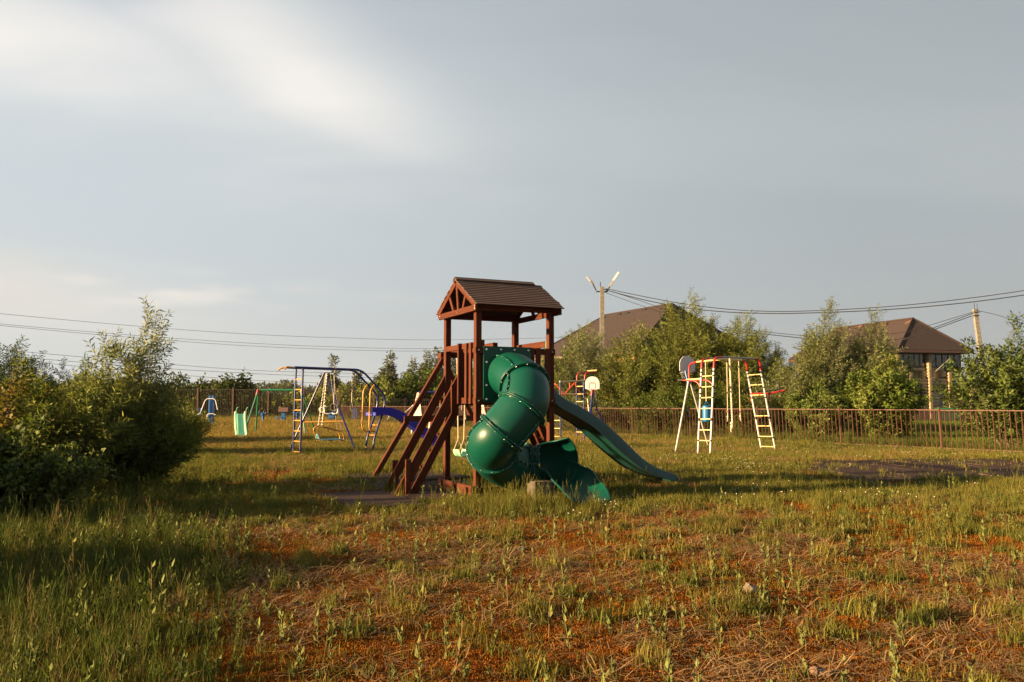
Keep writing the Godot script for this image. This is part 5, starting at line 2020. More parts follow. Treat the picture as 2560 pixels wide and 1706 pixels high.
	wire("topmost far power line, crossing the sky behind the wooden tower", [W(-138.5, 24.5, 192.5), W(-128.7, 24.0, 200), W(-105.8, 22.7, 215), W(-78.5, 21.6, 230), W(-52.3, 21.4, 242.5), W(-25.5, 21.7, 254), W(16.3, 23.8, 270), W(60.1, 27.1, 285)], 0.05, far)
	wire("second far power line from the top across the left sky", [W(-138.4, 22.0, 192.5), W(-128.6, 21.4, 200), W(-105.7, 20.1, 215), W(-78.4, 19.0, 230), W(-52.3, 18.6, 242.5), W(-25.5, 18.9, 254), W(16.2, 20.6, 270)], 0.05, far)
	wire("third far power line, close below the second one", [W(-138.4, 21.8, 192.5), W(-128.6, 21.0, 200), W(-105.7, 19.5, 215), W(-78.4, 18.2, 230), W(-52.3, 17.8, 242.5), W(-25.5, 18.1, 254), W(16.2, 19.7, 270)], 0.05, far)
	wire("fourth far power line, first of the lower three", [W(-159.5, 18.1, 222.5), W(-147.5, 17.0, 230), W(-120.2, 14.7, 245), W(-88.4, 12.5, 260), W(-64.8, 11.9, 270), W(-25.6, 11.6, 285)], 0.06, far)
	wire("fifth far power line, middle of the lower three", [W(-159.5, 16.6, 222.5), W(-147.4, 15.4, 230), W(-120.1, 13.1, 245), W(-88.4, 11.4, 260), W(-64.8, 10.7, 270), W(-25.6, 10.2, 285)], 0.065, far)
	wire("lowest far power line, just above the left hedge", [W(-159.4, 15.8, 222.5), W(-147.4, 14.4, 230), W(-120.1, 11.7, 245), W(-88.3, 9.3, 260), W(-64.7, 8.4, 270), W(-25.6, 7.9, 285)], 0.06, far)

# ---------------------------------------------------------------- plants
var SPRAY := {}

func leaf(g: Geo, p: Vector3, d: Vector3, side: Vector3, ln: float, w: float, droop: float) -> void:
	var up := d.cross(side).normalized()
	var m := p + d * ln * 0.45 + up * (-droop * ln * 0.12)
	var e := p + d * ln - up * droop * ln * 0.5
	var s := side * w * 0.5
	var c := up * w * 0.12
	g.quad(p, m - s + c, e, m, up)
	g.quad(p, m, e, m + s + c, up)

func make_sprays() -> void:
	var r := RandomNumberGenerator.new()
	r.seed = 77
	# narrow willow leaves along a twig
	for kind in ["willow", "willow_near", "broad", "weed", "clump", "pine"]:
		var g := Geo.new()
		if kind.begins_with("willow"):
			var n := 15 if kind == "willow" else 20
			g.tint = Color(0.75, 0.6, 0.45)
			g.tube([Vector3.ZERO, Vector3(0.01, 0.22, 0), Vector3(0, 0.44, 0.02)], 0.0035, 3, 0.0015, false)
			for i in n:
				var y := 0.03 + 0.42 * i / n
				var a := i * 2.4 + r.randf_range(-0.4, 0.4)
				var out := Vector3(cos(a), 0, sin(a))
				var d := (out * r.randf_range(0.6, 1.0) + Vector3.UP * r.randf_range(0.3, 1.0)).normalized()
				g.tint = shade(r.randf_range(0.72, 1.25))
				var w := 0.024 if kind == "willow" else 0.021
				leaf(g, Vector3(0, y, 0), d, d.cross(out.rotated(Vector3.UP, 1.2)).normalized(), r.randf_range(0.085, 0.125) * (1.0 if kind == "willow" else 1.05), w, r.randf_range(0.1, 0.7))
		elif kind == "broad":
			g.tint = Color(0.7, 0.55, 0.4)
			g.tube([Vector3.ZERO, Vector3(0.01, 0.15, 0), Vector3(0, 0.3, 0.01)], 0.004, 3, 0.0015, false)
			for i in 9:
				var y := 0.05 + 0.25 * i / 9.0
				var a := i * 2.4 + r.randf_range(-0.4, 0.4)
				var out := Vector3(cos(a), 0, sin(a))
				var d := (out + Vector3.UP * r.randf_range(-0.1, 0.7)).normalized()
				g.tint = shade(r.randf_range(0.75, 1.2))
				leaf(g, Vector3(0, y, 0) + out * 0.015, d, d.cross(Vector3.UP).normalized(), r.randf_range(0.075, 0.11), 0.055, r.randf_range(0.2, 0.9))
		elif kind == "weed":
			pass
		elif kind == "clump":
			for i in 34:
				var p := Vector3(r.randf_range(-1, 1), r.randf_range(-1, 1), r.randf_range(-1, 1))
				if p.length() > 1.0:
					continue
				var d := (p + Vector3(r.randf_range(-1, 1), r.randf_range(-0.3, 1.3), r.randf_range(-1, 1))).normalized()
				g.tint = shade(r.randf_range(0.7, 1.25))
				leaf(g, p * 0.5, d, d.cross(Vector3(r.randf_range(-1, 1), 0.3, r.randf_range(-1, 1))).normalized(), 0.34, 0.17, 0.4)
		else:
			for i in 46:
				var p := Vector3(r.randf_range(-1, 1), r.randf_range(-1, 1), r.randf_range(-1, 1))
				var d := (p + Vector3(0, 0.6, 0)).normalized()
				g.tint = shade(r.randf_range(0.7, 1.25))
				leaf(g, p * 0.9, d, d.cross(Vector3(r.randf_range(-1, 1), 0.3, r.randf_range(-1, 1))).normalized(), 0.9, 0.5, 0.3)
		if kind != "weed":
			SPRAY[kind] = g.mesh()

func any_dir() -> Vector3:
	return Vector3(rnd(-1, 1), rnd(-1, 1), rnd(-1, 1))

func basis_along(d: Vector3, roll: float, s: float) -> Basis:
	var y := d.normalized()
	var x := y.cross(Vector3(0.3, 0.1, 0.95))
	x = x.normalized()
	var z := x.cross(y)
	return Basis(x, y, z).rotated(y, roll).scaled(Vector3(s, s, s))

# a shrub or tree: stems fan out from the foot, twigs with leaves crowd their upper parts
func plant(called: String, label: String, category: String, at: Vector3, h: float, r: float, stems: int, sprays: int, kind: String, size: float, c0: Color, c1: Color, opts := {}) -> void:
	var t := thing(called, label, category, at, 0.0, opts.get("group", ""))
	var wood := Geo.new()
	wood.tint = Color(1, 1, 1)
	var xf := []
	var cols := []
	var t0: float = opts.get("low", 0.12)
	var lean: Vector3 = opts.get("lean", Vector3.ZERO)
	var tall: float = opts.get("tall", 0.0)     # share of extra height for leading shoots
	var rz: float = opts.get("rz", r)
	var tight: float = opts.get("tight", 1.0)
	for i in stems:
		var az := i * 2.39996 + rnd(-0.5, 0.5)
		var k := sqrt((i + 0.5) / stems)
		var reach := Vector3(cos(az) * r * k, 0, sin(az) * rz * k)
		var top := h * (1.0 - 0.5 * k * k) * rnd(0.72, 1.0)
		if tall > 0.0 and i % 5 == 0:
			top *= 1.0 + tall * rnd(0.4, 1.0)
		if i == 0:
			top = h * (1.0 + tall * 0.5)
		var p0 := Vector3(cos(az) * r * 0.08 * k, -0.05, sin(az) * rz * 0.08 * k)
		var p2 := reach + Vector3(0, top, 0) + lean * top
		var p1 := reach * rnd(0.25, 0.6) + Vector3(0, top * rnd(0.5, 0.7), 0) + lean * top * 0.3
		var pts := []
		for j in 7:
			var q := j / 6.0
			pts.append(p0.lerp(p1, q).lerp(p1.lerp(p2, q), q))
		wood.tube(pts, opts.get("stem", 0.012) * rnd(0.7, 1.2) * (1.6 if i == 0 else 1.0), 5, 0.003, false)
		var n := sprays / stems
		for j in n:
			var q := t0 + (1.0 - t0) * pow((j + rnd(0, 1)) / n, 0.85)
			var p := p0.lerp(p1, q).lerp(p1.lerp(p2, q), q)
			var spread := (r + rz) * 0.5 * 0.30 * (1.12 - q) * tight + 0.03
			var o := any_dir()
			p += o * spread
			if p.y < 0.05:
				p.y = 0.05 + rnd(0, 0.2)
			var tg := (p2 - p0).normalized()
			var d: Vector3 = (Vector3(p.x, 0, p.z).normalized() * 0.55 + tg * 0.5 + Vector3.UP * opts.get("rise", 0.45) + any_dir() * 0.75)
			xf.append(Transform3D(basis_along(d, rnd(0, TAU), size * rnd(0.7, 1.25)), p))
			var c := c0.lerp(c1, clampf(rnd(0, 1) * 0.7 + 0.3 * sin(az * 2.0 + q * 3.0), 0, 1))
			cols.append(c * rnd(0.85, 1.15))
	part("stems" if stems > 1 else "trunk", wood, M.bark, t)
	multi("foliage", SPRAY[kind], M.leaf, t, xf, cols)

func make_trees() -> void:
	make_sprays()
	var silver := Color(0.28, 0.31, 0.17)
	var olive := Color(0.195, 0.235, 0.062)
	var green := Color(0.090, 0.150, 0.020)
	var deep := Color(0.042, 0.072, 0.014)
	var yel := Color(0.24, 0.27, 0.062)
	# left foreground thicket
	plant("willow_bush", "large foreground willow bush with one tall leaning leader, left of the play tower", "bush", W(-6.85, 0, 12.4), 1.95, 1.3, 30, 640, "willow_near", 1.0, olive, yel, {"tall": 0.2, "lean": Vector3(0.12, 0, 0), "low": 0.08, "stem": 0.014})
	plant("willow_bush", "slender tall willow shoots topping the big left bush, silvery against the sky", "bush", W(-6.15, 0, 12.9), 2.72, 0.42, 10, 320, "willow_near", 0.95, silver, olive, {"lean": Vector3(0.07, 0, 0), "low": 0.3, "tight": 1.6, "stem": 0.012})
	plant("willow_bush", "willow shoots left of the tallest ones, pointing up from the bush", "bush", W(-6.75, 0, 12.9), 2.35, 0.35, 7, 230, "willow_near", 0.95, silver, olive, {"low": 0.3, "tight": 1.6, "lean": Vector3(0.04, 0, 0)})
	plant("flowering_bush", "brownish bush with pale flower heads at the left picture edge", "bush", W(-7.5, 0, 11.7), 1.95, 1.25, 24, 950, "broad", 0.8, Color(0.16, 0.115, 0.03), green, {"low": 0.1})
	plant("broadleaf_bush", "dark low broadleaf bush in the left corner before the willow", "bush", W(-6.1, 0, 9.9), 1.1, 1.0, 22, 800, "broad", 0.85, deep, olive, {"low": 0.05})
	plant("broadleaf_bush", "dark bush lowest in the left corner, touching the picture edge", "bush", W(-6.9, 0, 9.2), 1.3, 0.9, 20, 700, "broad", 0.85, deep, olive, {"low": 0.05})
	plant("willow_bush", "low willow branches spreading right over the grass from the big left bush", "bush", W(-6.05, 0, 13.0), 1.15, 0.6, 18, 420, "willow_near", 1.0, olive, green, {"lean": Vector3(0.32, 0, 0), "low": 0.1})
	plant("willow_bush", "rounded mid distance bush between the left thicket and mint slide", "bush", W(-8.95, 0, 21.5), 1.45, 0.75, 22, 600, "willow", 0.9, olive, yel, {"low": 0.05})
	plant("willow_bush", "small bush just left of the rounded mid distance one", "bush", W(-10.1, 0, 22.5), 1.2, 0.7, 16, 380, "willow", 0.9, olive, yel, {"low": 0.05})
	plant("dark_bush", "tall dark bush at left edge rising behind the thicket", "bush", W(-17.2, 0, 27.0), 3.3, 1.9, 24, 1100, "willow", 1.3, deep, green, {"low": 0.08})
	plant("dark_bush", "dark rounded bush seen above the thicket, second from left edge", "bush", W(-15.6, 0, 28.5), 2.7, 1.4, 20, 800, "willow", 1.2, deep, green, {"low": 0.08})
	plant("dark_bush", "low dark bush behind the slender tall willow shoots", "bush", W(-13.6, 0, 27.5), 1.9, 1.5, 18, 760, "willow", 1.2, deep, green, {"low": 0.08})
	# trees standing outside the frame on the left: their shade lies on the foreground
	plant("willow_bush", "low bush beyond the left picture edge beside the near verge", "bush", W(-6.2, 0, 5.6), 1.15, 1.0, 18, 700, "broad", 1.0, green, olive, {"low": 0.05})
	# willows behind the right fence
	var grp := "willows behind the right fence"
	plant("willow_tree", "silvery willow leftmost behind the right fence, hiding the lamp pole foot", "willow", W(3.6, 0, 42.5), 5.3, 2.6, 60, 4200, "willow", 1.35, silver, olive, {"low": 0.04, "tall": 0.06, "group": grp, "stem": 0.03})
	plant("willow_tree", "green willow between the silvery one and the tallest, under the roof", "willow", W(6.2, 0, 41.0), 5.0, 2.5, 56, 4000, "willow", 1.35, olive, yel, {"low": 0.04, "tall": 0.06, "group": grp, "stem": 0.03})
	plant("willow_tree", "tallest willow in the middle of the right row, above the roof", "willow", W(8.75, 0, 40.0), 6.5, 2.5, 60, 4600, "willow", 1.35, yel, olive, {"low": 0.04, "tall": 0.06, "group": grp, "stem": 0.03})
	plant("willow_tree", "broad green willow right of the tallest, behind the white climbing frame", "willow", W(11.3, 0, 39.0), 5.5, 2.5, 56, 4200, "willow", 1.3, olive, yel, {"low": 0.04, "tall": 0.06, "group": grp, "stem": 0.03})
	plant("willow_tree", "lower willow filling the gap left of the silver pair", "willow", W(12.6, 0, 36.0), 3.2, 1.8, 34, 1900, "willow", 1.2, olive, silver, {"low": 0.04, "tall": 0.1, "group": grp, "stem": 0.025})
	plant("willow_tree", "left of the two silver willows in front of the log house", "willow", W(14.6, 0, 37.0), 5.6, 1.35, 36, 2300, "willow", 1.25, silver, olive, {"low": 0.04, "tall": 0.12, "group": grp, "stem": 0.025})
	plant("willow_tree", "right of the two silver willows in front of the log house", "willow", W(16.8, 0, 37.5), 5.3, 1.75, 40, 2900, "willow", 1.25, silver, olive, {"low": 0.04, "tall": 0.12, "group": grp, "stem": 0.025})
	plant("green_shrub", "dense dark green shrub right behind the fence below the silver willows", "shrub", W(14.3, 0, 31.0), 3.1, 1.65, 34, 2700, "broad", 1.15, green, yel, {"low": 0.03, "tall": 0.1})
	plant("green_shrub", "green shrub just left of the dense one behind the fence", "shrub", W(11.9, 0, 31.5), 2.0, 1.3, 24, 1300, "broad", 1.1, olive, green, {"low": 0.03})
	plant("green_shrub", "low shrub behind the fence between the two ladders", "shrub", W(8.0, 0, 34.5), 2.1, 1.5, 24, 1400, "willow", 1.1, green, olive, {"low": 0.03})
	plant("green_shrub", "leafy willow skirt hanging over the fence behind the wave slide end", "shrub", W(6.3, 0, 35.5), 1.9, 1.3, 22, 1200, "willow", 1.1, olive, green, {"low": 0.03})
	plant("green_shrub", "low foliage behind the fence at the basketball stand", "shrub", W(3.6, 0, 39.5), 1.8, 1.6, 22, 1200, "willow", 1.1, olive, silver, {"low": 0.03})
	plant("fruit_tree", "young broadleaf tree at the right edge hiding the leaning pole", "tree", W(14.6, 0, 23.6), 3.75, 1.75, 34, 1500, "broad", 1.15, Color(0.085, 0.13, 0.025), Color(0.13, 0.165, 0.04), {"low": 0.2, "tall": 0.06, "stem": 0.02})
	# dark hedge behind the tall fence
	var hg := "hedge bushes behind the tall dark fence"
	var hx := [[-37.5, 3.9], [-35.3, 3.6], [-33.0, 4.0], [-30.9, 3.7], [-28.6, 4.0], [-26.9, 4.3]]
	for i in hx.size():
		plant("hedge_bush", ["dark hedge bush behind the tall fence, leftmost visible above the thicket", "second dark hedge bush behind the tall fence from the left", "third dark hedge bush behind the tall fence from the left", "fourth dark hedge bush behind the tall fence, above the gym column", "fifth dark hedge bush, between gym column and mint slide", "tallest hedge bush at the right end, above the mint slide"][i], "bush", W(hx[i][0], 0, 79.5), hx[i][1], 1.9, 16, 330, "clump", 1.0, deep, Color(0.07, 0.085, 0.018), {"low": 0.03, "group": hg})
	var sx := [[-24.2, 2.5], [-21.8, 2.6], [-19.4, 2.7], [-17.2, 3.1], [-15.2, 3.0], [-13.0, 3.3]]
	for i in sx.size():
		plant("scrub_bush", ["pale scrub bush behind the tall fence, just right of the dark hedge end", "pale scrub bush behind the tall fence, over the green swing left legs", "pale scrub bush behind the tall fence, over the brown box table", "pale scrub bush behind the tall fence, beside the blue ladder", "pale scrub bush behind the tall fence, between the blue frame splayed legs", "pale scrub bush at the right end of the tall fence, by yellow bars"][i], "bush", W(sx[i][0], 0, 80.0), sx[i][1], 1.7, 14, 280, "clump", 0.9, yel, olive, {"low": 0.03, "group": "scrub behind the tall fence"})
	# bright bushes and pale trees left of the tower
	var bx := [[-13.6, 3.9, 82.0], [-10.8, 4.6, 84.0], [-8.6, 5.2, 86.0], [-6.0, 4.2, 82.0], [-3.0, 3.6, 80.0], [-0.5, 3.4, 78.0]]
	for i in bx.size():
		plant("green_bush", ["fresh green bush beyond the fence, leftmost, behind the yellow bars", "fresh green bush beyond the fence, above the blue slide platform", "largest fresh green bush beyond the fence, before the pale trees", "fresh green bush beyond the fence, left of the pink climbing panel", "fresh green bush beyond the fence, behind the wooden ladder rails", "fresh green bush beyond the fence, rightmost, behind the tower posts"][i], "bush", W(bx[i][0], 0, bx[i][2]), bx[i][1], 2.2, 16, 360, "clump", 1.05, Color(0.10, 0.13, 0.022), green, {"low": 0.03, "group": "green bushes beyond the fence"})
	var px := [[-27.3, 7.6], [-24.8, 5.6], [-21.6, 6.4], [-18.6, 8.0], [-16.0, 7.4], [-14.3, 8.9], [-11.6, 8.6], [-9.0, 8.8], [-6.4, 8.2], [-3.6, 8.0], [-1.2, 8.4]]
	for i in px.size():
		plant("pale_tree", ["slim pale tree standing alone above the blue ladder", "lowest slim pale tree, left of the blue swing apex", "slim pale tree right above the blue swing apex", "slim pale tree behind the hanging rings", "slim pale tree left of the bend in the blue beam", "slim pale tree just above the bend in the blue beam", "slim pale tree above the top of the yellow bars", "tallest slim pale tree, above the blue slide", "slim pale tree left of the top of the wooden handrail", "slim pale tree behind the top of the wooden handrail", "slim pale tree rightmost of its row, behind the tower railing"][i], "tree", W(px[i][0] * 0.98, 0, 118.0 + 6.0 * (i % 3)), px[i][1], 1.7, 11, 420, "clump", 1.15, Color(0.14, 0.15, 0.07), Color(0.085, 0.10, 0.045), {"low": 0.12, "tall": 0.2, "group": "row of slim pale trees", "stem": 0.04})
	# distant wood along the horizon: one mass
	var xf := []
	var cols := []
	for i in 2600:
		var x := rnd(-330, 330)
		var hgt := 10.5 + 3.0 * nz.get_noise_2d(x * 0.12, 5.0) + 2.0 * nz.get_noise_2d(x * 0.5, 9.0)
		var y := rnd(0.0, 1.0) * hgt
		xf.append(Transform3D(basis_along(Vector3(rnd(-0.3, 0.3), 1, rnd(-0.3, 0.3)), rnd(0, TAU), rnd(1.2, 2.1)), W(x, y, rnd(395, 430))))
		cols.append(Color(0.06, 0.075, 0.025) * rnd(0.7, 1.3))
	var wood := multi("distant_woodland", SPRAY["pine"], M.leaf, self, xf, cols)
	tag(wood, "hazy grey green woodland along the far horizon", "woodland")

# ---------------------------------------------------------------- meadow
func blade(g: Geo, p: Vector3, az: float, h: float, w: float, bend: float) -> void:
	var d := Vector3(cos(az), 0, sin(az))
	var s := Vector3(-sin(az), 0, cos(az)) * w * 0.5
	var m := p + Vector3(0, h * 0.55, 0) + d * bend * h * 0.25
	var e := p + Vector3(0, h * (1.0 - 0.28 * bend), 0) + d * bend * h * 0.8
	g.quad(p - s, p + s, m + s * 0.8, m - s * 0.8, -d + Vector3(0, 0.4, 0))
	g.quad(m - s * 0.8, m + s * 0.8, e + s * 0.08, e - s * 0.08, -d + Vector3(0, 0.6, 0))

var TUFT := {}

func make_tufts() -> void:
	var r := RandomNumberGenerator.new()
	r.seed = 5
	for v in 3:
		# short lawn grass
		var g := Geo.new()
		for i in 15:
			g.tint = Color(1, 1, 1) * r.randf_range(0.7, 1.25)
			if r.randf() < 0.2:
				g.tint = Color(1.9, 1.25, 0.9) * r.randf_range(0.8, 1.2)
			blade(g, Vector3(r.randf_range(-0.07, 0.07), -0.01, r.randf_range(-0.07, 0.07)), r.randf() * TAU, r.randf_range(0.05, 0.13), r.randf_range(0.004, 0.007), r.randf_range(0.1, 1.0))
		TUFT["short%d" % v] = g.mesh()
		# taller stand with a few flowering stalks
		g = Geo.new()
		for i in 16:
			g.tint = Color(1, 1, 1) * r.randf_range(0.7, 1.25)
			blade(g, Vector3(r.randf_range(-0.06, 0.06), -0.01, r.randf_range(-0.06, 0.06)), r.randf() * TAU, r.randf_range(0.16, 0.36), r.randf_range(0.005, 0.009), r.randf_range(0.05, 0.7))
		for i in 3:
			var p := Vector3(r.randf_range(-0.05, 0.05), 0, r.randf_range(-0.05, 0.05))
			var a := r.randf() * TAU
			var hh := r.randf_range(0.34, 0.5)
			var e := p + Vector3(cos(a) * 0.06, hh, sin(a) * 0.06)
			g.tint = Color(1.8, 1.45, 1.3)
			g.tube([p, p.lerp(e, 0.6) - Vector3(cos(a), 0, sin(a)) * 0.015, e], 0.0016, 3, 0.001, false)
			g.tube([p.lerp(e, 0.86), p.lerp(e, 0.93), e + Vector3(cos(a) * 0.01, 0.02, 0)], 0.004, 4, 0.001, false)
		TUFT["tall%d" % v] = g.mesh()
		# flat dead straw
		g = Geo.new()
		for i in 11:
			g.tint = Color(1, 1, 1) * r.randf_range(0.6, 1.3)
			var a := r.randf() * TAU
			var p := Vector3(r.randf_range(-0.12, 0.12), r.randf_range(0.003, 0.03), r.randf_range(-0.12, 0.12))
			var d := Vector3(cos(a), r.randf_range(-0.05, 0.35), sin(a))
			var ln := r.randf_range(0.07, 0.2)
			var s := Vector3(-sin(a), 0, cos(a)) * r.randf_range(0.0018, 0.0035)
			var q := p + d * ln * 0.6
			var e := q + Vector3(d.x + r.randf_range(-0.5, 0.5), d.y - 0.2, d.z + r.randf_range(-0.5, 0.5)) * ln * 0.4
			g.quad(p - s, p + s, q + s, q - s, Vector3.UP)
			g.quad(q - s, q + s, e + s * 0.3, e - s * 0.3, Vector3.UP)
		TUFT["straw%d" % v] = g.mesh()
		# small leafy weeds: rosettes and short stalks
		g = Geo.new()
		var n := 8 + v * 3
		var hh2: float = [0.02, 0.08, 0.19][v]
		if v > 0:
			g.tint = Color(1.1, 1.0, 0.9)
			g.tube([Vector3(0, -0.01, 0), Vector3(0.008, hh2 * 0.5, 0), Vector3(0, hh2, 0.01)], 0.003, 4, 0.0015, false)
		for i in n:
			var a := i * 2.4
			var y := hh2 * (i + 0.5) / n
			var d := Vector3(cos(a), r.randf_range(0.3, 1.1), sin(a)).normalized()
			g.tint = Color(1, 1, 1) * r.randf_range(0.75, 1.25)
			leaf(g, Vector3(0, y, 0), d, Vector3(-sin(a), 0, cos(a)), r.randf_range(0.028, 0.055), 0.017, r.randf_range(0.2, 1.0))
		TUFT["weed%d" % v] = g.mesh()
	# white clover heads
	var c := Geo.new()
	for i in 4:
		c.tint = Color(1, 1, 1)
		var p := Vector3(r.randf_range(-0.12, 0.12), r.randf_range(0.05, 0.11), r.randf_range(-0.12, 0.12))
		c.ball(p, 0.009, 4)
	TUFT["clover0"] = c.mesh()
	# moss cushions
	for v in 2:
		var g := Geo.new()
		for i in 44:
			g.tint = Color(1, 1, 1) * r.randf_range(0.6, 1.35)
			var p := Vector3(r.randf_range(-0.08, 0.08), -0.004, r.randf_range(-0.08, 0.08))
			blade(g, p, r.randf() * TAU, r.randf_range(0.006, 0.017), 0.005, r.randf_range(0.3, 1.0))
		TUFT["moss%d" % v] = g.mesh()

func make_meadow() -> void:
	make_tufts()
	var sets := {}
	for k in TUFT.keys():
		sets[k] = [[], []]
	var green := Color(0.095, 0.112, 0.022)
	var yellow := Color(0.185, 0.150, 0.034)
	var dark := Color(0.062, 0.092, 0.016)
	var straw := Color(0.32, 0.205, 0.095)
	var zones := [[3.6, 6.5, 17000, 0.9], [6.5, 10.0, 27000, 0.95], [10.0, 16.0, 30000, 1.05], [16.0, 26.0, 40000, 1.3], [26.0, 44.0, 46000, 1.9], [44.0, 80.0, 42000, 3.2]]
	for z in zones:
		for i in z[2]:
			var d := sqrt(lerpf(z[0] * z[0], z[1] * z[1], rng.randf()))
			var x := rnd(-1, 1) * (0.67 * d + 0.6)
			if on_mat(x, d):
				if d < 13.0 and x < 2.0 or rng.randf() > 0.10 or rng.randf() > 0.5:
					continue
			var side := x / d + 0.13 * nz.get_noise_2d(x * 1.1 + 11.0, d * 1.1)
			var fd := fence_d(x)
			var beyond := d > fd + 0.1 and x > -14.0
			if beyond and d > fd + 4.0 and rng.randf() > 0.35:
				continue
			var m := moss(x, d)
			var n := nz2.get_noise_2d(x * 1.7 + 90.0, d * 1.7)
			var tall := 0.0
			# tall grass round the tower's feet and the chute
			var q := tower_local(x, d)
			tall += 0.5 * exp(-(pow((q.x + 0.05) / 0.75, 2) + pow((q.y + 1.55) / 0.55, 2)))
			tall += 0.35 * exp(-(pow((q.x - 2.0) / 0.6, 2) + pow((q.y + 0.4) / 0.4, 2)))
			tall += 0.6 * exp(-(pow((q.x + 0.75) / 0.35, 2) + pow((q.y - 1.0) / 0.5, 2)))
			tall += 0.35 * exp(-(pow((q.x - 0.6) / 0.6, 2) + pow((q.y - 0.3) / 0.8, 2)))
			# the left verge, and along the fence
			tall += 0.20 * smoothstep(-0.30, -0.56, side) * smoothstep(17.0, 12.0, d)
			if x > -14.0:
				tall += 0.9 * exp(-pow((d - fd - 0.9) / 0.7, 2)) * (0.35 + 0.65 * smoothstep(-2.0, 6.0, x))
			tall += 0.12 * smoothstep(0.2, 0.6, n) * smoothstep(9.0, 13.0, d)
			tall += 0.02 * smoothstep(0.1, 0.4, side) * smoothstep(8.5, 10.5, d) * smoothstep(16.0, 12.0, d)
			tall += 0.9 * smoothstep(68.0, 74.0, d)
			var cover := smoothstep(0.72, 0.30, m)
			cover = maxf(cover, tall)
			if beyond:
				cover = 1.0
			var dry := clampf(0.25 + 0.9 * nz.get_noise_2d(x * 0.9 - 31.0, d * 0.9) + 0.35 * smoothstep(0.05, 0.5, side) * smoothstep(9.5, 7.0, d), 0.0, 1.0)
			var kind := ""
			var s: float = rnd(0.75, 1.35) * z[3]
			var col := green.lerp(yellow, clampf(rnd(-0.25, 0.9) + 0.35 * n + 0.1, 0, 1))
			var u := rng.randf()
			if side < -0.33 and d < 16.0 and rng.randf() < 0.055:
				kind = "weed2"
				col = Color(0.085, 0.11, 0.025) * rnd(0.6, 1.3)
				s *= rnd(0.45, 1.05)
			elif rng.randf() < tall * 0.85 and not (d > 40.0 and rng.randf() < 0.5):
				kind = "tall%d" % (rng.randi() % 3)
				col = green.lerp(dark, rnd(0, 1)).lerp(straw, 0.5 if rng.randf() < 0.15 else 0.0) if side < -0.3 or beyond else green.lerp(yellow, rnd(0, 0.7))
				s *= rnd(0.35, 0.75)
				if z[3] > 1.5:
					s /= z[3] * 0.55
			elif u < cover:
				kind = "short%d" % (rng.randi() % 3)
				if beyond:
					col = Color(0.085, 0.125, 0.022)
				elif d < 10.0 and rng.randf() < 0.05:
					kind = "weed%d" % (rng.randi() % 2)
					col = Color(0.12, 0.15, 0.05) * rnd(0.7, 1.2)
			elif d < 17.0:
				# bare ground: moss cushions, straw, single weeds
				if u < cover + 0.25 * dry:
					kind = "straw%d" % (rng.randi() % 3)
					col = straw * rnd(0.6, 1.2)
				elif rng.randf() < 0.022:
					kind = "weed%d" % (rng.randi() % 3)
					col = Color(0.16, 0.18, 0.06) * rnd(0.75, 1.2)
					s *= 1.0
				elif rng.randf() < 0.05:
					kind = "short%d" % (rng.randi() % 3)
					s *= rnd(0.5, 0.9)
				else:
					kind = "moss%d" % (rng.randi() % 2)
					col = Color(0.22, 0.066, 0.009).lerp(Color(0.28, 0.115, 0.015), rng.randf()) * rnd(0.7, 1.2)
			else:
				if rng.randf() < 0.5:
					kind = "straw%d" % (rng.randi() % 3)
					col = straw.lerp(yellow, 0.4)
				else:
					kind = "short%d" % (rng.randi() % 3)
					col = yellow.lerp(straw, rng.randf() * 0.5)
					s *= 0.8
			var mown := nz.get_noise_2d(x * 0.35 + 5.0, d * 0.2) * 9.0 + nz2.get_noise_2d(x * 0.8, d * 0.5) * 4.0
			if not beyond and x + mown < 4.0 and d + mown > 25.0 and d < 73.0 and rng.randf() < 0.7:
				kind = "short%d" % (rng.randi() % 3)
				col = Color(0.27, 0.185, 0.055) * rnd(0.75, 1.2)
				s *= 0.8
			var lean := Vector3(rnd(-0.22, 0.22), 1, rnd(-0.22, 0.22))
			sets[kind][0].append(Transform3D(basis_along(lean, rnd(0, TAU), s), Vector3(x, 0, -d)))
			sets[kind][1].append(col)
			if tall < 0.6 and cover > 0.5 and d > 9.0 and d < 26.0 and side > -0.1 and rng.randf() < 0.006 + 0.08 * smoothstep(0.1, 0.35, n) * smoothstep(0.1, 0.25, side) * smoothstep(14.0, 17.0, d):
				sets["clover0"][0].append(Transform3D(Basis(Vector3.UP, rnd(0, TAU)), Vector3(x, 0, -d)))
				sets["clover0"][1].append(Color(0.62, 0.56, 0.48))
	# separate clumps of grass standing on the bare moss
	for i in 240:
		var d := sqrt(lerpf(14.0, 130.0, rng.randf()))
		var x := rnd(-1, 1) * 0.68 * d
		if moss(x, d) < 0.45 or on_mat(x, d):
			continue
		var rad := rnd(0.03, 0.13)
		var col := green.lerp(yellow, rng.randf()) * rnd(0.8, 1.2)
		for k in rng.randi_range(4, 16):
			var a := rng.randf() * TAU
			var q := sqrt(rng.randf()) * rad
			var kd := "short%d" % (rng.randi() % 3) if rng.randf() < 0.85 else "tall%d" % (rng.randi() % 3)
			sets[kd][0].append(Transform3D(basis_along(Vector3(cos(a) * q * 2.5, 1, sin(a) * q * 2.5), rnd(0, TAU), rnd(0.7, 1.5) * (1.0 if kd.begins_with("short") else 0.4)), Vector3(x + cos(a) * q, 0, -d - sin(a) * q)))
			sets[kd][1].append(col * rnd(0.9, 1.1))
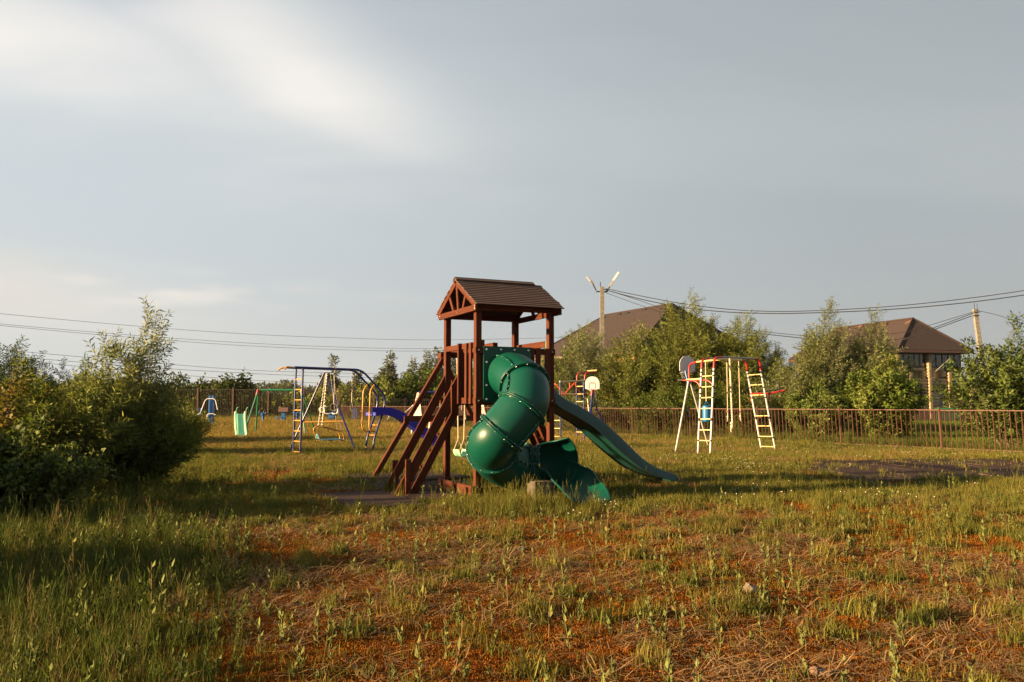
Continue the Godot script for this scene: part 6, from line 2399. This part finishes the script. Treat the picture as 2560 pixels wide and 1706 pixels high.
	var info := {"short": ["short_grass", "short yellow green grass covering the meadow", "grass"], "tall": ["tall_grass", "taller grass with seed heads round the slides and along the fence", "grass"], "straw": ["dry_grass", "flat pale dead straw lying on the moss", "grass"], "weed": ["low_weeds", "small leafy weeds scattered over the moss", "weeds"], "clover": ["clover_flowers", "tiny white clover heads in the grass", "flowers"], "moss": ["moss", "orange brown moss cushions on the bare ground", "moss"]}
	for k in sets.keys():
		var base: String = k.substr(0, k.length() - 1)
		if sets[k][0].is_empty():
			continue
		var o := multi(info[base][0], TUFT[k], M.grass, self, sets[k][0], sets[k][1])
		tag(o, info[base][1], info[base][2])
	make_weeds()

# single tall leafy weeds one can pick out in the foreground
func make_weeds() -> void:
	var list := [
		[1270.0, 1520.0, 0.42, "tallest broad leaved weed standing in the middle of the mossy foreground"],
		[1372.0, 1600.0, 0.40, "leafy weed right of the tallest one, with reddish stem"],
		[1135.0, 1690.0, 0.30, "thin weed near the bottom edge below the tallest one"],
		[1052.0, 1525.0, 0.24, "short leafy weed left of the tallest, beside an orange patch"],
		[1512.0, 1360.0, 0.40, "slim upright weed in the grass below the chute end"],
		[1675.0, 1385.0, 0.36, "slim yellowish weed right of the slim upright one"],
		[1108.0, 1292.0, 0.42, "tall pale weed in front of the sandbox boards"],
		[1780.0, 1450.0, 0.30, "weed bent sideways on the orange moss right of centre"],
		[2115.0, 1355.0, 0.28, "upright weed among grass on the right, below the mats"],
		[1440.0, 1215.0, 0.62, "bushy tall weed beside the underside of the wave slide"],
		[2420.0, 1215.0, 0.50, "feathery weed at the near corner of the right mats"],
		[590.0, 1430.0, 0.34, "leafy weed on the left where verge meets bare moss"],
		[375.0, 1600.0, 0.45, "pale seed stalk rising from the left verge grass"],
		[140.0, 1420.0, 0.55, "lit leafy shoot before the dark bush at lower left"],
		[180.0, 1500.0, 0.5, "second leafy shoot before the dark bush, nearer the camera"],
	]
	var cp := cos(atan(0.0785))
	var sp := sin(atan(0.0785))
	for q in list:
		var x: float = (q[0] - 1280.0) / 2000.0
		var y: float = (853.0 - q[1]) / 2000.0
		var tt := -1.4 / (y * cp + sp)
		var at := Vector3(x * tt, 0, -(cp - y * sp) * tt)
		var o := thing("tall_weed", q[3], "weed", at, 0.0, "single weeds on the meadow")
		var h: float = q[2]
		var g := Geo.new()
		g.tint = Color(0.22, 0.13, 0.06)
		var top := Vector3(rnd(-0.05, 0.05), h, rnd(-0.05, 0.05))
		var mid := top * 0.5 + Vector3(rnd(-0.02, 0.02), 0, rnd(-0.02, 0.02))
		g.tube([Vector3(0, -0.02, 0), mid, top], 0.0045, 5, 0.002, false)
		part("stalk", g, M.grass, o)
		var l := Geo.new()
		var n := int(h * 26.0)
		for i in n:
			var f := 0.14 + 0.86 * i / n
			var p := Vector3.ZERO.lerp(mid, f * 2.0) if f < 0.5 else mid.lerp(top, f * 2.0 - 1.0)
			var a := i * 2.4 + rnd(-0.4, 0.4)
			var d := Vector3(cos(a), rnd(0.35, 1.1), sin(a)).normalized()
			l.tint = Color(0.17, 0.19, 0.055) * rnd(0.7, 1.2)
			leaf(l, p, d, Vector3(-sin(a), 0, cos(a)), rnd(0.06, 0.10) * (1.15 - 0.6 * f), 0.026 * (1.15 - 0.5 * f), rnd(0.2, 1.0))
		part("leaves", l, M.grass, o)
